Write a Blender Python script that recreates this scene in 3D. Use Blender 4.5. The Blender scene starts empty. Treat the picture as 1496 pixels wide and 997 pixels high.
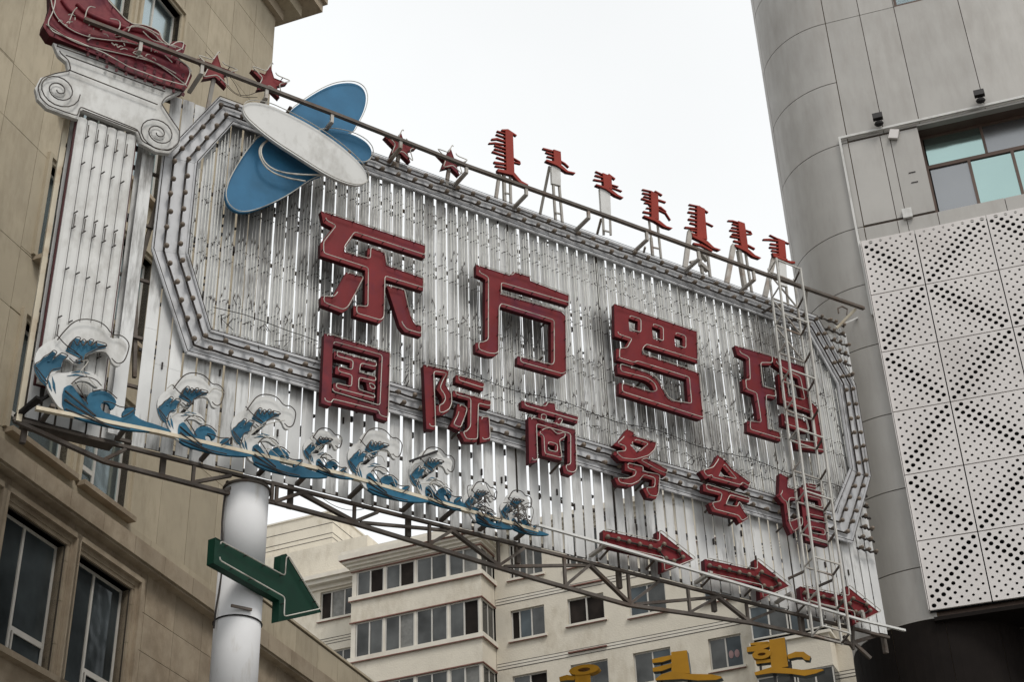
import bpy, math, random
from mathutils import Vector, Matrix
from mathutils.geometry import tessellate_polygon
rnd = random.Random(7)
C = bpy.context.scene.collection
scene = bpy.context.scene
# ------------------------------------------------------------ camera
FPX, CXP, CYP = 2312.0, 748.0, 498.5
PITCH, ROLL = math.radians(32.96), math.radians(-2.074)
CAM = Vector((0, 0, 1.6))
_f = Vector((0, math.cos(PITCH), math.sin(PITCH)))
_u = Vector((0, -math.sin(PITCH), math.cos(PITCH)))
_r = Vector((1, 0, 0))
RT = _r * math.cos(ROLL) + _u * math.sin(ROLL)
UP = -_r * math.sin(ROLL) + _u * math.cos(ROLL)
cam = bpy.data.cameras.new('camera')
cam.sensor_width = 36.0
cam.lens = FPX * 36.0 / 1496.0
cam.clip_end = 2000
cam.clip_start = 0.1
co = bpy.data.objects.new('camera', cam)
co.matrix_world = Matrix((
    (RT.x, UP.x, -_f.x, CAM.x), (RT.y, UP.y, -_f.y, CAM.y), (RT.z, UP.z, -_f.z, CAM.z), (0, 0, 0, 1)))
C.objects.link(co)
scene.camera = co
# ------------------------------------------------------------ world and sun (overcast)
SUN_EL, SUN_AZ = math.radians(54), math.radians(150)
w = bpy.data.worlds.new('World')
scene.world = w
w.use_nodes = True
nt = w.node_tree
bg = nt.nodes['Background']
sky = nt.nodes.new('ShaderNodeTexSky')
sky.sky_type = 'NISHITA'
sky.sun_disc = False
sky.sun_elevation = SUN_EL
sky.sun_rotation = SUN_AZ
sky.dust_density = 4.0
sc_ = nt.nodes.new('ShaderNodeVectorMath'); sc_.operation = 'SCALE'; sc_.inputs['Scale'].default_value = 0.12
nt.links.new(sky.outputs[0], sc_.inputs[0])
mx = nt.nodes.new('ShaderNodeMix'); mx.data_type = 'RGBA'
mx.inputs['Factor'].default_value = 0.93          # a closed white cloud deck hides nearly all of the blue
tc = nt.nodes.new('ShaderNodeTexCoord')
cn = nt.nodes.new('ShaderNodeTexNoise'); cn.inputs['Scale'].default_value = 1.9; cn.inputs['Detail'].default_value = 5; cn.inputs['Roughness'].default_value = .45
nt.links.new(tc.outputs['Generated'], cn.inputs['Vector'])
cm_ = nt.nodes.new('ShaderNodeMapRange'); cm_.inputs['From Min'].default_value = .35; cm_.inputs['From Max'].default_value = .65
cm_.inputs['To Min'].default_value = .85; cm_.inputs['To Max'].default_value = .97
nt.links.new(cn.outputs['Fac'], cm_.inputs['Value'])
cv = nt.nodes.new('ShaderNodeVectorMath'); cv.operation = 'SCALE'; cv.inputs[0].default_value = (.985, 1.0, 1.0)
nt.links.new(cm_.outputs[0], cv.inputs['Scale'])
nt.links.new(cv.outputs[0], mx.inputs[7])
nt.links.new(sc_.outputs[0], mx.inputs[6])
nt.links.new(mx.outputs[2], bg.inputs['Color'])
bg.inputs['Strength'].default_value = 1.0
sl = bpy.data.lights.new('sun', 'SUN'); sl.energy = 1.5; sl.angle = math.radians(18); sl.color = (1.0, 0.96, 0.9)
so = bpy.data.objects.new('sun', sl)
sd = Vector((math.sin(SUN_AZ) * math.cos(SUN_EL), math.cos(SUN_AZ) * math.cos(SUN_EL), math.sin(SUN_EL)))
so.rotation_euler = sd.to_track_quat('Z', 'Y').to_euler()
so.location = (0, -10, 60)
C.objects.link(so)
scene.view_settings.view_transform = 'Standard'
scene.view_settings.look = 'None'
scene.view_settings.exposure = 0.16
scene.view_settings.gamma = 1.0
scene.view_settings.use_curve_mapping = False

# ------------------------------------------------------------ planes of the place
def ray(x, y):
    return RT * ((x - CXP) / FPX) - UP * ((y - CYP) / FPX) + _f
def pt(x, y, hd):
    d = ray(x, y)
    return CAM + d * (hd / math.hypot(d.x, d.y))
class Plane:
    """vertical plane: local X runs along it, local -Y is its front, Z is up"""
    def __init__(s, az, P):
        a = math.radians(az)
        s.t = Vector((math.sin(a), math.cos(a), 0)); s.n = Vector((math.cos(a), -math.sin(a), 0))
        s.P = Vector((P.x, P.y, 0)); s.rot = math.pi / 2 - a
    def uz(s, x, y, off=0.0):
        d = ray(x, y)
        P = s.P + s.n * off
        k = (P - CAM).dot(s.n) / d.dot(s.n)
        Q = CAM + d * k
        return ((Q - s.P).dot(s.t), Q.z)
    def w(s, u, off, z):
        return s.P + s.t * u + s.n * off + Vector((0, 0, z))
    def loc(s, q):
        v = Vector(q) - s.P
        return (v.dot(s.t), v.dot(s.n), v.z)
LP = Plane(20, pt(21, 610, 26))         # beige stone building on the left
SP = Plane(56.44, pt(355, 850, 22.42))  # the neon billboard
RP = Plane(107.1, pt(1262, 356, 31))    # grey metal building on the right
WP = Plane(112.7, pt(1060, 950, 60))    # white apartment block
GP = Plane(31, pt(345, 850, 21.7))      # green arrow
YP = Plane(107.1, pt(1135, 950, 26))    # yellow letters
def Z(ox, oy, s):
    return lambda pts: [(ox + x / s, oy + y / s) for x, y in pts]

# ------------------------------------------------------------ materials
def nodes(m):
    m.use_nodes = True
    return m.node_tree, m.node_tree.nodes, m.node_tree.links
def mat(name, col, rough=0.6, metal=0.0, var=0.12, scale=3.0, dirt=None, dirt_amt=0.0, streak=0.0, bump=0.0, spec=0.25,
        dscale=1.2, dlo=0.5, dhi=0.72, bscale=40, hue=0.0, patch=.7, pw=.5):
    """painted / stone surface: tone variation, optional blotchy dirt and vertical streaks, fine bump"""
    m = bpy.data.materials.new(name)
    t, N, L = nodes(m)
    b = N['Principled BSDF']
    b.inputs['Roughness'].default_value = rough
    b.inputs['Metallic'].default_value = metal
    b.inputs['Specular IOR Level'].default_value = spec
    geo = N.new('ShaderNodeNewGeometry')
    n1 = N.new('ShaderNodeTexNoise'); n1.inputs['Scale'].default_value = scale; n1.inputs['Detail'].default_value = 6
    L.new(geo.outputs['Position'], n1.inputs['Vector'])
    oi = N.new('ShaderNodeObjectInfo')
    cr = N.new('ShaderNodeMapRange'); cr.inputs['From Min'].default_value = 0.3; cr.inputs['From Max'].default_value = 0.7
    cr.inputs['To Min'].default_value = 1 - var; cr.inputs['To Max'].default_value = 1 + var
    L.new(n1.outputs['Fac'], cr.inputs['Value'])
    orr = N.new('ShaderNodeMapRange'); orr.inputs['To Min'].default_value = 1 - var * 0.5 - hue; orr.inputs['To Max'].default_value = 1 + var * 0.5 + hue
    L.new(oi.outputs['Random'], orr.inputs['Value'])
    mu = N.new('ShaderNodeMath'); mu.operation = 'MULTIPLY'
    L.new(cr.outputs[0], mu.inputs[0]); L.new(orr.outputs[0], mu.inputs[1])
    vm = N.new('ShaderNodeVectorMath'); vm.operation = 'SCALE'; vm.inputs[0].default_value = col[:3]
    L.new(mu.outputs[0], vm.inputs['Scale'])
    out = vm.outputs[0]
    if dirt:
        mp = N.new('ShaderNodeMapping'); mp.inputs['Scale'].default_value = (1, 1, 1 - 0.93 * streak)
        L.new(geo.outputs['Position'], mp.inputs['Vector'])
        n2 = N.new('ShaderNodeTexNoise'); n2.inputs['Scale'].default_value = dscale * (1 + 9 * streak); n2.inputs['Detail'].default_value = 8
        n2.inputs['Roughness'].default_value = 0.65
        L.new(mp.outputs[0], n2.inputs['Vector'])
        n3 = N.new('ShaderNodeTexNoise'); n3.inputs['Scale'].default_value = dscale * patch; n3.inputs['Detail'].default_value = 4
        L.new(geo.outputs['Position'], n3.inputs['Vector'])
        av = N.new('ShaderNodeMath'); av.operation = 'MULTIPLY_ADD'; av.inputs[1].default_value = 1 - pw
        L.new(n2.outputs['Fac'], av.inputs[0])
        h3 = N.new('ShaderNodeMath'); h3.operation = 'MULTIPLY'; h3.inputs[1].default_value = pw
        L.new(n3.outputs['Fac'], h3.inputs[0]); L.new(h3.outputs[0], av.inputs[2])
        r2 = N.new('ShaderNodeMapRange'); r2.inputs['From Min'].default_value = dlo; r2.inputs['From Max'].default_value = dhi
        r2.inputs['To Max'].default_value = dirt_amt
        L.new(av.outputs[0], r2.inputs['Value'])
        mix = N.new('ShaderNodeMix'); mix.data_type = 'RGBA'
        L.new(r2.outputs[0], mix.inputs['Factor']); L.new(out, mix.inputs[6]); mix.inputs[7].default_value = (*dirt[:3], 1)
        out = mix.outputs[2]
        rr = N.new('ShaderNodeMapRange'); rr.inputs['To Min'].default_value = rough; rr.inputs['To Max'].default_value = min(1, rough + .3)
        L.new(r2.outputs[0], rr.inputs['Value']); L.new(rr.outputs[0], b.inputs['Roughness'])
    L.new(out, b.inputs['Base Color'])
    if bump:
        n4 = N.new('ShaderNodeTexNoise'); n4.inputs['Scale'].default_value = bscale; n4.inputs['Detail'].default_value = 4
        L.new(geo.outputs['Position'], n4.inputs['Vector'])
        bp = N.new('ShaderNodeBump'); bp.inputs['Strength'].default_value = bump; bp.inputs['Distance'].default_value = 0.02
        L.new(n4.outputs['Fac'], bp.inputs['Height']); L.new(bp.outputs[0], b.inputs['Normal'])
    return m
def glass(name, col, metal=0.6, rough=0.06, var=0.25, sc=0.6, wav=0.03):
    """coated window glass: mirrors the sky with slightly wavy panes"""
    m = mat(name, col, rough=rough, metal=metal, var=var, scale=sc)
    t, N, L = nodes(m)
    b = N['Principled BSDF']; geo = N.new('ShaderNodeNewGeometry')
    n = N.new('ShaderNodeTexNoise'); n.inputs['Scale'].default_value = 1.3
    L.new(geo.outputs['Position'], n.inputs['Vector'])
    bp = N.new('ShaderNodeBump'); bp.inputs['Strength'].default_value = wav; bp.inputs['Distance'].default_value = 0.3
    L.new(n.outputs['Fac'], bp.inputs['Height']); L.new(bp.outputs[0], b.inputs['Normal'])
    return m
M = {}
M['stone'] = mat('beige_stone', (.43, .372, .275), .75, var=.07, scale=1.5, dirt=(.27, .225, .16), dirt_amt=.55, streak=.8, bump=.15, dscale=.8, dlo=.47, dhi=.66, hue=.035)
M['stone_low'] = mat('beige_stone_weathered', (.37, .305, .225), .75, var=.10, scale=2, dirt=(.21, .16, .11), dirt_amt=.6, streak=.3, bump=.25, dscale=.7, dlo=.47, dhi=.6, hue=.04)
M['joint'] = mat('dark_joint', (.055, .048, .038), .9)
M['pvc'] = mat('white_window_frame', (.55, .53, .49), .5, var=.05)
M['slat'] = mat('silver_slat_paint', (.60, .605, .60), .5, metal=.1, var=.10, scale=1.3, dirt=(.12, .11, .10), dirt_amt=.75, streak=.93, dscale=1.3, dlo=.505, dhi=.64, hue=.05, patch=.5, pw=.6)
M['slat_low'] = M['slat']
M['border'] = mat('grey_border_paint', (.52, .525, .54), .5, metal=.1, var=.08, scale=1.2, dirt=(.12, .11, .10), dirt_amt=.6, streak=.4, dscale=1.4, dlo=.5, dhi=.68)
M['whitepaint'] = mat('weathered_white_paint', (.62, .62, .605), .6, var=.06, scale=1.5, dirt=(.26, .24, .21), dirt_amt=.5, streak=.5, dscale=1.1, dlo=.5, dhi=.68)
M['wave_blue'] = mat('wave_blue_paint', (.018, .112, .19), .55, var=.25, scale=5, dirt=(.008, .045, .08), dirt_amt=.7, dscale=2.5, dlo=.48, dhi=.6)
M['tube'] = mat('dusty_glass_tube', (.52, .50, .45), .3, var=.12, scale=4, dirt=(.10, .08, .06), dirt_amt=.7, dscale=2.5, dlo=.52, dhi=.62)
M['tube_grey'] = mat('grey_glass_tube', (.62, .62, .59), .35, var=.15, scale=5, dirt=(.09, .08, .07), dirt_amt=.85, streak=.5, dscale=1.3, dlo=.51, dhi=.63, patch=.5, pw=.65)
M['tube_dark'] = mat('sooty_tube', (.07, .06, .055), .5, var=.3, scale=4, dirt=(.3, .26, .2), dirt_amt=.5, dscale=3)
M['red'] = mat('red_sign_paint', (.158, .010, .013), .55, var=.14, scale=2.2, dirt=(.10, .022, .045), dirt_amt=.7, streak=.3, dscale=.9, dlo=.5, dhi=.66)
M['red_old'] = mat('purplish_faded_red_paint', (.155, .013, .020), .55, var=.18, scale=3, dirt=(.07, .02, .035), dirt_amt=.7, streak=.3, dscale=1.5, dlo=.48, dhi=.64)
M['orange'] = mat('orange_red_letter_paint', (.27, .028, .016), .55, var=.08, dirt=(.16, .03, .025), dirt_amt=.5, dscale=2)
M['maroon'] = mat('maroon_return', (.060, .007, .011), .6, var=.1)
M['blue'] = mat('blue_paint', (.028, .135, .255), .55, var=.14, scale=2, dirt=(.03, .09, .15), dirt_amt=.6, dscale=1.2, dlo=.5, dhi=.66)
M['green'] = mat('dark_green_paint', (.003, .034, .019), .5, var=.15, dirt=(.01, .03, .025), dirt_amt=.5)
M['yellow'] = mat('ochre_letter_paint', (.34, .165, .004), .55, var=.12, dirt=(.2, .10, .006), dirt_amt=.5, dscale=2)
M['bluegrey'] = mat('grey_letter_edge', (.10, .115, .115), .6)
M['steel'] = mat('rusty_brown_steel', (.12, .103, .09), .65, metal=.2, var=.2, scale=5, dirt=(.12, .06, .03), dirt_amt=.7, dscale=3)
M['steel_grey'] = mat('grey_painted_steel', (.38, .36, .33), .5, metal=.1, var=.1, dirt=(.17, .09, .05), dirt_amt=.7, dscale=2.5, dlo=.52, dhi=.64)
M['cream'] = mat('cream_rail_paint', (.60, .54, .42), .5, var=.08, dirt=(.3, .16, .07), dirt_amt=.7, dscale=2.5)
M['cream_grey'] = mat('greyish_white_steel', (.50, .49, .46), .6, var=.1, dirt=(.2, .13, .08), dirt_amt=.6, dscale=2.5)
M['black'] = mat('black_hardware', (.018, .016, .016), .5, var=.2)
M['bulb'] = mat('dusty_bulb', (.17, .135, .105), .35, var=.25, scale=9)
M['cable'] = mat('dark_cable', (.035, .028, .025), .6, var=.3, scale=6)
M['pole'] = mat('white_column_paint', (.68, .68, .685), .85, var=.05, scale=1.5, dirt=(.36, .31, .24), dirt_amt=.7, streak=.8, dscale=.8, dlo=.55, dhi=.72)
M['plaster'] = mat('white_roughcast', (.66, .61, .515), .85, var=.05, scale=1.2, dirt=(.40, .34, .25), dirt_amt=.7, streak=.6, bump=.5, dscale=.5, dlo=.5, dhi=.72, bscale=14)
M['plaster_trim'] = mat('white_trim_plaster', (.68, .64, .56), .8, var=.05, dirt=(.45, .36, .3), dirt_amt=.4, dscale=1)
M['redline'] = mat('red_brown_drip_edge', (.20, .10, .08), .8, var=.2)
M['metal'] = mat('grey_metal_panel', (.385, .372, .352), .48, metal=.35, var=.05, scale=1.0, dirt=(.25, .23, .21), dirt_amt=.5, streak=.85, dscale=.5, dlo=.45, dhi=.7, hue=.035)
M['perf'] = mat('perforated_panel_paint', (.67, .64, .625), .5, var=.03, scale=1, dirt=(.38, .34, .32), dirt_amt=.4, dscale=.8)
M['seal'] = mat('brown_joint_seal', (.16, .115, .07), .8)
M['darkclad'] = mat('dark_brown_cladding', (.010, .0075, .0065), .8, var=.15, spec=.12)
M['void'] = mat('dark_interior', (.008, .008, .010), .9)
M['alu'] = mat('brown_aluminium', (.12, .085, .07), .45, metal=.3, var=.1)
M['g_teal'] = glass('teal_mirror_glass', (.40, .55, .53), .95, .12, .04)
M['g_grey'] = glass('grey_mirror_glass', (.30, .31, .32), .9, .25, .05)
M['g_pale'] = glass('pale_sky_glass', (.40, .48, .50), .9, .15, .08)
M['g_dark'] = glass('dark_window_glass', (.06, .072, .078), .35, .08, .5, .9)
M['g_mid'] = glass('dim_window_glass', (.072, .074, .072), .45, .15, .45, 1.1)
M['g_open'] = mat('open_window_interior', (.016, .012, .010), .9, var=.5, scale=2)
M['curtain'] = mat('pale_curtain', (.20, .20, .19), .9, var=.2, scale=6)
M['curtain_pink'] = mat('pinkish_curtain', (.24, .15, .12), .9, var=.25, scale=7)
M['slipper'] = mat('pink_toy', (.34, .22, .22), .8)
M['asphalt'] = mat('asphalt', (.06, .06, .06), .9, var=.15, bump=.3)
M['paving'] = mat('paving', (.24, .23, .21), .85, var=.1)

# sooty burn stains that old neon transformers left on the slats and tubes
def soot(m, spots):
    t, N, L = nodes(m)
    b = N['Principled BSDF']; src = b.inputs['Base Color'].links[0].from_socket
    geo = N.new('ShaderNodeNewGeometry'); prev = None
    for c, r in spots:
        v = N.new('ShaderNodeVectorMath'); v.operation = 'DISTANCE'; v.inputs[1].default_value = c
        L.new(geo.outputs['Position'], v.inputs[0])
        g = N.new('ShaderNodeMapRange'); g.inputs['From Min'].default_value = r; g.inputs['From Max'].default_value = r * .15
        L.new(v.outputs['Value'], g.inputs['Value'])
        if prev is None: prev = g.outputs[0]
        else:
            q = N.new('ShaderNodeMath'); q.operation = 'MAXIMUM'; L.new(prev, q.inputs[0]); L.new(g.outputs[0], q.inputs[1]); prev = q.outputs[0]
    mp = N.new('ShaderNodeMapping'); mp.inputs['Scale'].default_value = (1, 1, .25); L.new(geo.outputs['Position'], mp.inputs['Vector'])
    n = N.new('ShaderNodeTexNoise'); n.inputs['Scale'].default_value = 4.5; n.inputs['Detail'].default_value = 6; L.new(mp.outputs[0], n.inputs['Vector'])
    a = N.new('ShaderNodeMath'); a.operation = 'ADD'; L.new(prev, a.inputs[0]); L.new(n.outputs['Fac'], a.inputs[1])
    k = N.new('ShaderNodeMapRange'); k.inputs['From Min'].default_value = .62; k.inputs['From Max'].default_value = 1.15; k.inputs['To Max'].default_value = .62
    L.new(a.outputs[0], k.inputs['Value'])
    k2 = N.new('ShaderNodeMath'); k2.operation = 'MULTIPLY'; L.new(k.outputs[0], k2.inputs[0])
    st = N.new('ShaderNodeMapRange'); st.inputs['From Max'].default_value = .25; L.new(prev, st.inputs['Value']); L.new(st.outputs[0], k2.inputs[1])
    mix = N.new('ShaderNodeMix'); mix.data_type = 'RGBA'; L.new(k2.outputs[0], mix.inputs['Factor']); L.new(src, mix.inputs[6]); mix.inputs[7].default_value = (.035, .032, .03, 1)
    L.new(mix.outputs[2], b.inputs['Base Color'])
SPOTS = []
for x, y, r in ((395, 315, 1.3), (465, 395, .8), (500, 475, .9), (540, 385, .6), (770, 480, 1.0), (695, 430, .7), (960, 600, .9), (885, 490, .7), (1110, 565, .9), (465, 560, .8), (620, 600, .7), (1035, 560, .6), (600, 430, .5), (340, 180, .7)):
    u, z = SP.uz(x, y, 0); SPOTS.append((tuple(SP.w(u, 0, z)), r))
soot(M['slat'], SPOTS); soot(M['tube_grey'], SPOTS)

# ------------------------------------------------------------ mesh helper
class MB:
    def __init__(s): s.v = []; s.f = []
    def box(s, x0, x1, y0, y1, z0, z1):
        b = len(s.v)
        s.v += [(x, y, z) for z in (z0, z1) for x, y in ((x0, y0), (x1, y0), (x1, y1), (x0, y1))]
        s.f += [tuple(b + i for i in q) for q in ((3, 2, 1, 0), (4, 5, 6, 7), (0, 1, 5, 4), (1, 2, 6, 5), (2, 3, 7, 6), (3, 0, 4, 7))]
        return s
    def bar(s, p, q, a, b2=None, up=(0, 0, 1)):
        """rectangular bar from p to q, a x b"""
        b2 = a if b2 is None else b2
        p, q = Vector(p), Vector(q); d = (q - p)
        if d.length < 1e-6: return s
        d.normalize(); upv = Vector(up)
        if abs(d.dot(upv)) > .98: upv = Vector((0, 1, 0))
        x = d.cross(upv).normalized(); y = x.cross(d).normalized()
        b = len(s.v)
        for c in (p, q):
            for i, j in ((-1, -1), (1, -1), (1, 1), (-1, 1)):
                s.v.append(tuple(c + x * (i * a / 2) + y * (j * b2 / 2)))
        s.f += [tuple(b + i for i in k) for k in ((0, 1, 2, 3), (7, 6, 5, 4), (0, 4, 5, 1), (1, 5, 6, 2), (2, 6, 7, 3), (3, 7, 4, 0))]
        return s
    def tube(s, pts, r, n=6, cap=True):
        P = [Vector(p) for p in pts]
        P = [p for i, p in enumerate(P) if i == 0 or (p - P[i - 1]).length > 1e-5]
        if len(P) < 2: return s
        b0 = len(s.v); prev = None
        for i, p in enumerate(P):
            d = ((P[min(i + 1, len(P) - 1)] - p).normalized() + (p - P[max(i - 1, 0)]).normalized())
            if d.length < 1e-4: d = P[min(i + 1, len(P) - 1)] - P[max(i - 1, 0)]
            d.normalize()
            if prev is None:
                u = Vector((0, 0, 1)) if abs(d.z) < .9 else Vector((0, 1, 0))
            else: u = prev
            x = d.cross(u)
            if x.length < 1e-3: x = d.cross(Vector((1, 0, 0)))
            x.normalize(); y = x.cross(d).normalized(); prev = y
            for k in range(n):
                a = 2 * math.pi * k / n
                s.v.append(tuple(p + x * (r * math.cos(a)) + y * (r * math.sin(a))))
        for i in range(len(P) - 1):
            for k in range(n):
                a = b0 + i * n + k; b = b0 + i * n + (k + 1) % n
                s.f.append((a, b, b + n, a + n))
        if cap:
            s.f.append(tuple(b0 + k for k in range(n))[::-1])
            s.f.append(tuple(b0 + (len(P) - 1) * n + k for k in range(n)))
        return s
    def prism(s, poly, y0, y1, holes=()):
        """polygon in local (x,z) extruded from y0 to y1, with holes"""
        loops = [poly] + list(holes)
        tris = tessellate_polygon([[Vector((x, z, 0)) for x, z in lp] for lp in loops])
        flat = [p for lp in loops for p in lp]
        b = len(s.v); n = len(flat)
        s.v += [(x, y0, z) for x, z in flat] + [(x, y1, z) for x, z in flat]
        for t in tris:
            s.f.append((b + t[0], b + t[1], b + t[2])); s.f.append((b + n + t[2], b + n + t[1], b + n + t[0]))
        i0 = 0
        for lp in loops:
            m = len(lp)
            for i in range(m):
                j = (i + 1) % m
                s.f.append((b + i0 + i, b + i0 + j, b + n + i0 + j, b + n + i0 + i))
            i0 += m
        return s
    def ball(s, c, r, nu=8, nv=5, sq=(1, 1, 1)):
        b = len(s.v)
        s.v.append((c[0], c[1], c[2] + r * sq[2]))
        for j in range(1, nv):
            th = math.pi * j / nv
            for i in range(nu):
                a = 2 * math.pi * i / nu
                s.v.append((c[0] + r * sq[0] * math.sin(th) * math.cos(a), c[1] + r * sq[1] * math.sin(th) * math.sin(a), c[2] + r * sq[2] * math.cos(th)))
        s.v.append((c[0], c[1], c[2] - r * sq[2])); e = len(s.v) - 1
        for i in range(nu):
            s.f.append((b, b + 1 + i, b + 1 + (i + 1) % nu))
            s.f.append((e, b + 1 + (nv - 2) * nu + (i + 1) % nu, b + 1 + (nv - 2) * nu + i))
            for j in range(nv - 2):
                a = b + 1 + j * nu
                s.f.append((a + i, a + nu + i, a + nu + (i + 1) % nu, a + (i + 1) % nu))
        return s
    def mesh(s, name, material, o=(0, 0, 0), smooth=False, fix=True):
        me = bpy.data.meshes.new(name)
        me.from_pydata([(x - o[0], y - o[1], z - o[2]) for x, y, z in s.v], [], s.f)
        if fix:
            import bmesh
            bm = bmesh.new(); bm.from_mesh(me); bmesh.ops.recalc_face_normals(bm, faces=bm.faces); bm.to_mesh(me); bm.free()
        if smooth:
            for p in me.polygons: p.use_smooth = True
        me.materials.append(material)
        return me
    def build(s, name, material, root, smooth=False, kind=None, label=None, fix=True):
        """link as one mesh object, child of root (coordinates are the plane's)"""
        o = root.get('_o', (0, 0, 0)) if root else (0, 0, 0)
        ob = bpy.data.objects.new(name, s.mesh(name, material, o, smooth, fix))
        C.objects.link(ob)
        if root: ob.parent = root
        if kind: ob['kind'] = kind
        if label: ob['label'] = label
        return ob
ORG = {}
def thing(name, label, cat, plane, o=(0, 0, 0), group=None):
    """Empty at the thing's base; o = (u, y, z) in the plane's frame"""
    e = bpy.data.objects.new(name, None)
    e.empty_display_size = .3
    e.location = plane.w(o[0], -o[1], o[2]); e.rotation_euler = (0, 0, plane.rot)
    C.objects.link(e)
    e['label'] = label; e['category'] = cat
    if group: e['group'] = group
    e['_o'] = tuple(float(c) for c in o)
    return e
def sub(parent, me, name, loc=(0, 0, 0), rot=None, scale=None, label=None):
    """child that shares mesh data; loc relative to the parent's origin"""
    ob = bpy.data.objects.new(name, me); C.objects.link(ob); ob.parent = parent
    ob.location = loc
    if rot: ob.rotation_euler = rot
    if scale: ob.scale = scale
    if label: ob['label'] = label
    return ob
def rel(root, u, y, z):
    o = root['_o']; return (u - o[0], y - o[1], z - o[2])
def lin(p, q, t): return tuple(a + (b - a) * t for a, b in zip(p, q))
def area(p): return sum(p[i][0] * p[(i + 1) % len(p)][1] - p[(i + 1) % len(p)][0] * p[i][1] for i in range(len(p))) / 2
def inset(poly, d):
    """move every edge inwards by d"""
    n = len(poly); sgn = 1 if area(poly) > 0 else -1; out = []
    for i in range(n):
        p0, p1, p2 = Vector(poly[i - 1]), Vector(poly[i]), Vector(poly[(i + 1) % n])
        e1 = (p1 - p0).normalized(); e2 = (p2 - p1).normalized()
        n1 = Vector((-e1.y, e1.x)) * sgn; n2 = Vector((-e2.y, e2.x)) * sgn
        b = n1 + n2
        if b.length < .3: out.append(tuple(p1 + n1 * d)); continue
        b.normalize(); k = d / max(.45, b.dot(n1))
        out.append(tuple(p1 + b * k))
    return out
def rounded(pts, r=.035, closed=True):
    out = []; n = len(pts)
    for i in range(n):
        if not closed and i in (0, n - 1): out.append(pts[i]); continue
        p0, p1, p2 = Vector(pts[i - 1]), Vector(pts[i]), Vector(pts[(i + 1) % n])
        a = p1 + (p0 - p1).normalized() * min(r, (p0 - p1).length * .4)
        b = p1 + (p2 - p1).normalized() * min(r, (p2 - p1).length * .4)
        out += [tuple(a), tuple((a + b) / 4 + p1 / 2), tuple(b)]
    return out
def smooth(pts, closed=True, it=2):
    for _ in range(it):
        out = []; n = len(pts)
        rng = range(n) if closed else range(n - 1)
        if not closed: out.append(pts[0])
        for i in rng:
            a, b = pts[i], pts[(i + 1) % n]
            out += [lin(a, b, .25), lin(a, b, .75)]
        if not closed: out.append(pts[-1])
        pts = out
    return pts

# ============================================================ GROUND
def flat(name, x0, x1, y0, y1, z, m):
    me = MB(); me.v = [(x0, y0, z), (x1, y0, z), (x1, y1, z), (x0, y1, z)]; me.f = [(0, 1, 2, 3)]
    ob = bpy.data.objects.new(name, me.mesh(name, m, fix=False)); C.objects.link(ob); ob['kind'] = 'structure'
flat('ground', -900, 900, -900, 900, 0, M['paving'])
flat('road', -900, 900, -14, 10, .004, M['asphalt'])

# ============================================================ windows and cladding helpers
def rect_minus(cells, holes):
    for h in holes:
        out = []
        for c in cells:
            a0, a1, b0, b1 = c; x0, x1, z0, z1 = h
            if x1 <= a0 or x0 >= a1 or z1 <= b0 or z0 >= b1: out.append(c); continue
            if b0 < z0: out.append((a0, a1, b0, z0))
            if z1 < b1: out.append((a0, a1, z1, b1))
            m0, m1 = max(b0, z0), min(b1, z1)
            if a0 < x0: out.append((a0, x0, m0, m1))
            if x1 < a1: out.append((x1, a1, m0, m1))
        cells = out
    return [c for c in cells if c[1] - c[0] > .03 and c[3] - c[2] > .03]
def panels(root, us, zs, holes, yf, th, gap, m, name='cladding_panel', jit=.002):
    cells = [(us[i], us[i + 1], zs[j], zs[j + 1]) for i in range(len(us) - 1) for j in range(len(zs) - 1)]
    for a0, a1, b0, b1 in rect_minus(cells, holes):
        d = rnd.uniform(-jit, jit)
        MB().box(a0 + gap / 2, a1 - gap / 2, yf + d, yf + th, b0 + gap / 2, b1 - gap / 2).build(name, m, root, fix=False)
def wall_with_holes(root, u0, u1, z0, z1, y0, y1, holes, m, name='wall'):
    hs = [[(a, c), (b, c), (b, d), (a, d)] for a, b, c, d in holes]
    return MB().prism([(u0, z0), (u1, z0), (u1, z1), (u0, z1)], y0, y1, hs).build(name, m, root)
def ring(mb, a, b, c, d, t, y0, y1):
    """rectangular frame made of four butted bars"""
    mb.box(a, b, y0, y1, c, c + t); mb.box(a, b, y0, y1, d - t, d)
    mb.box(a, a + t, y0, y1, c + t, d - t); mb.box(b - t, b, y0, y1, c + t, d - t)

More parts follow.
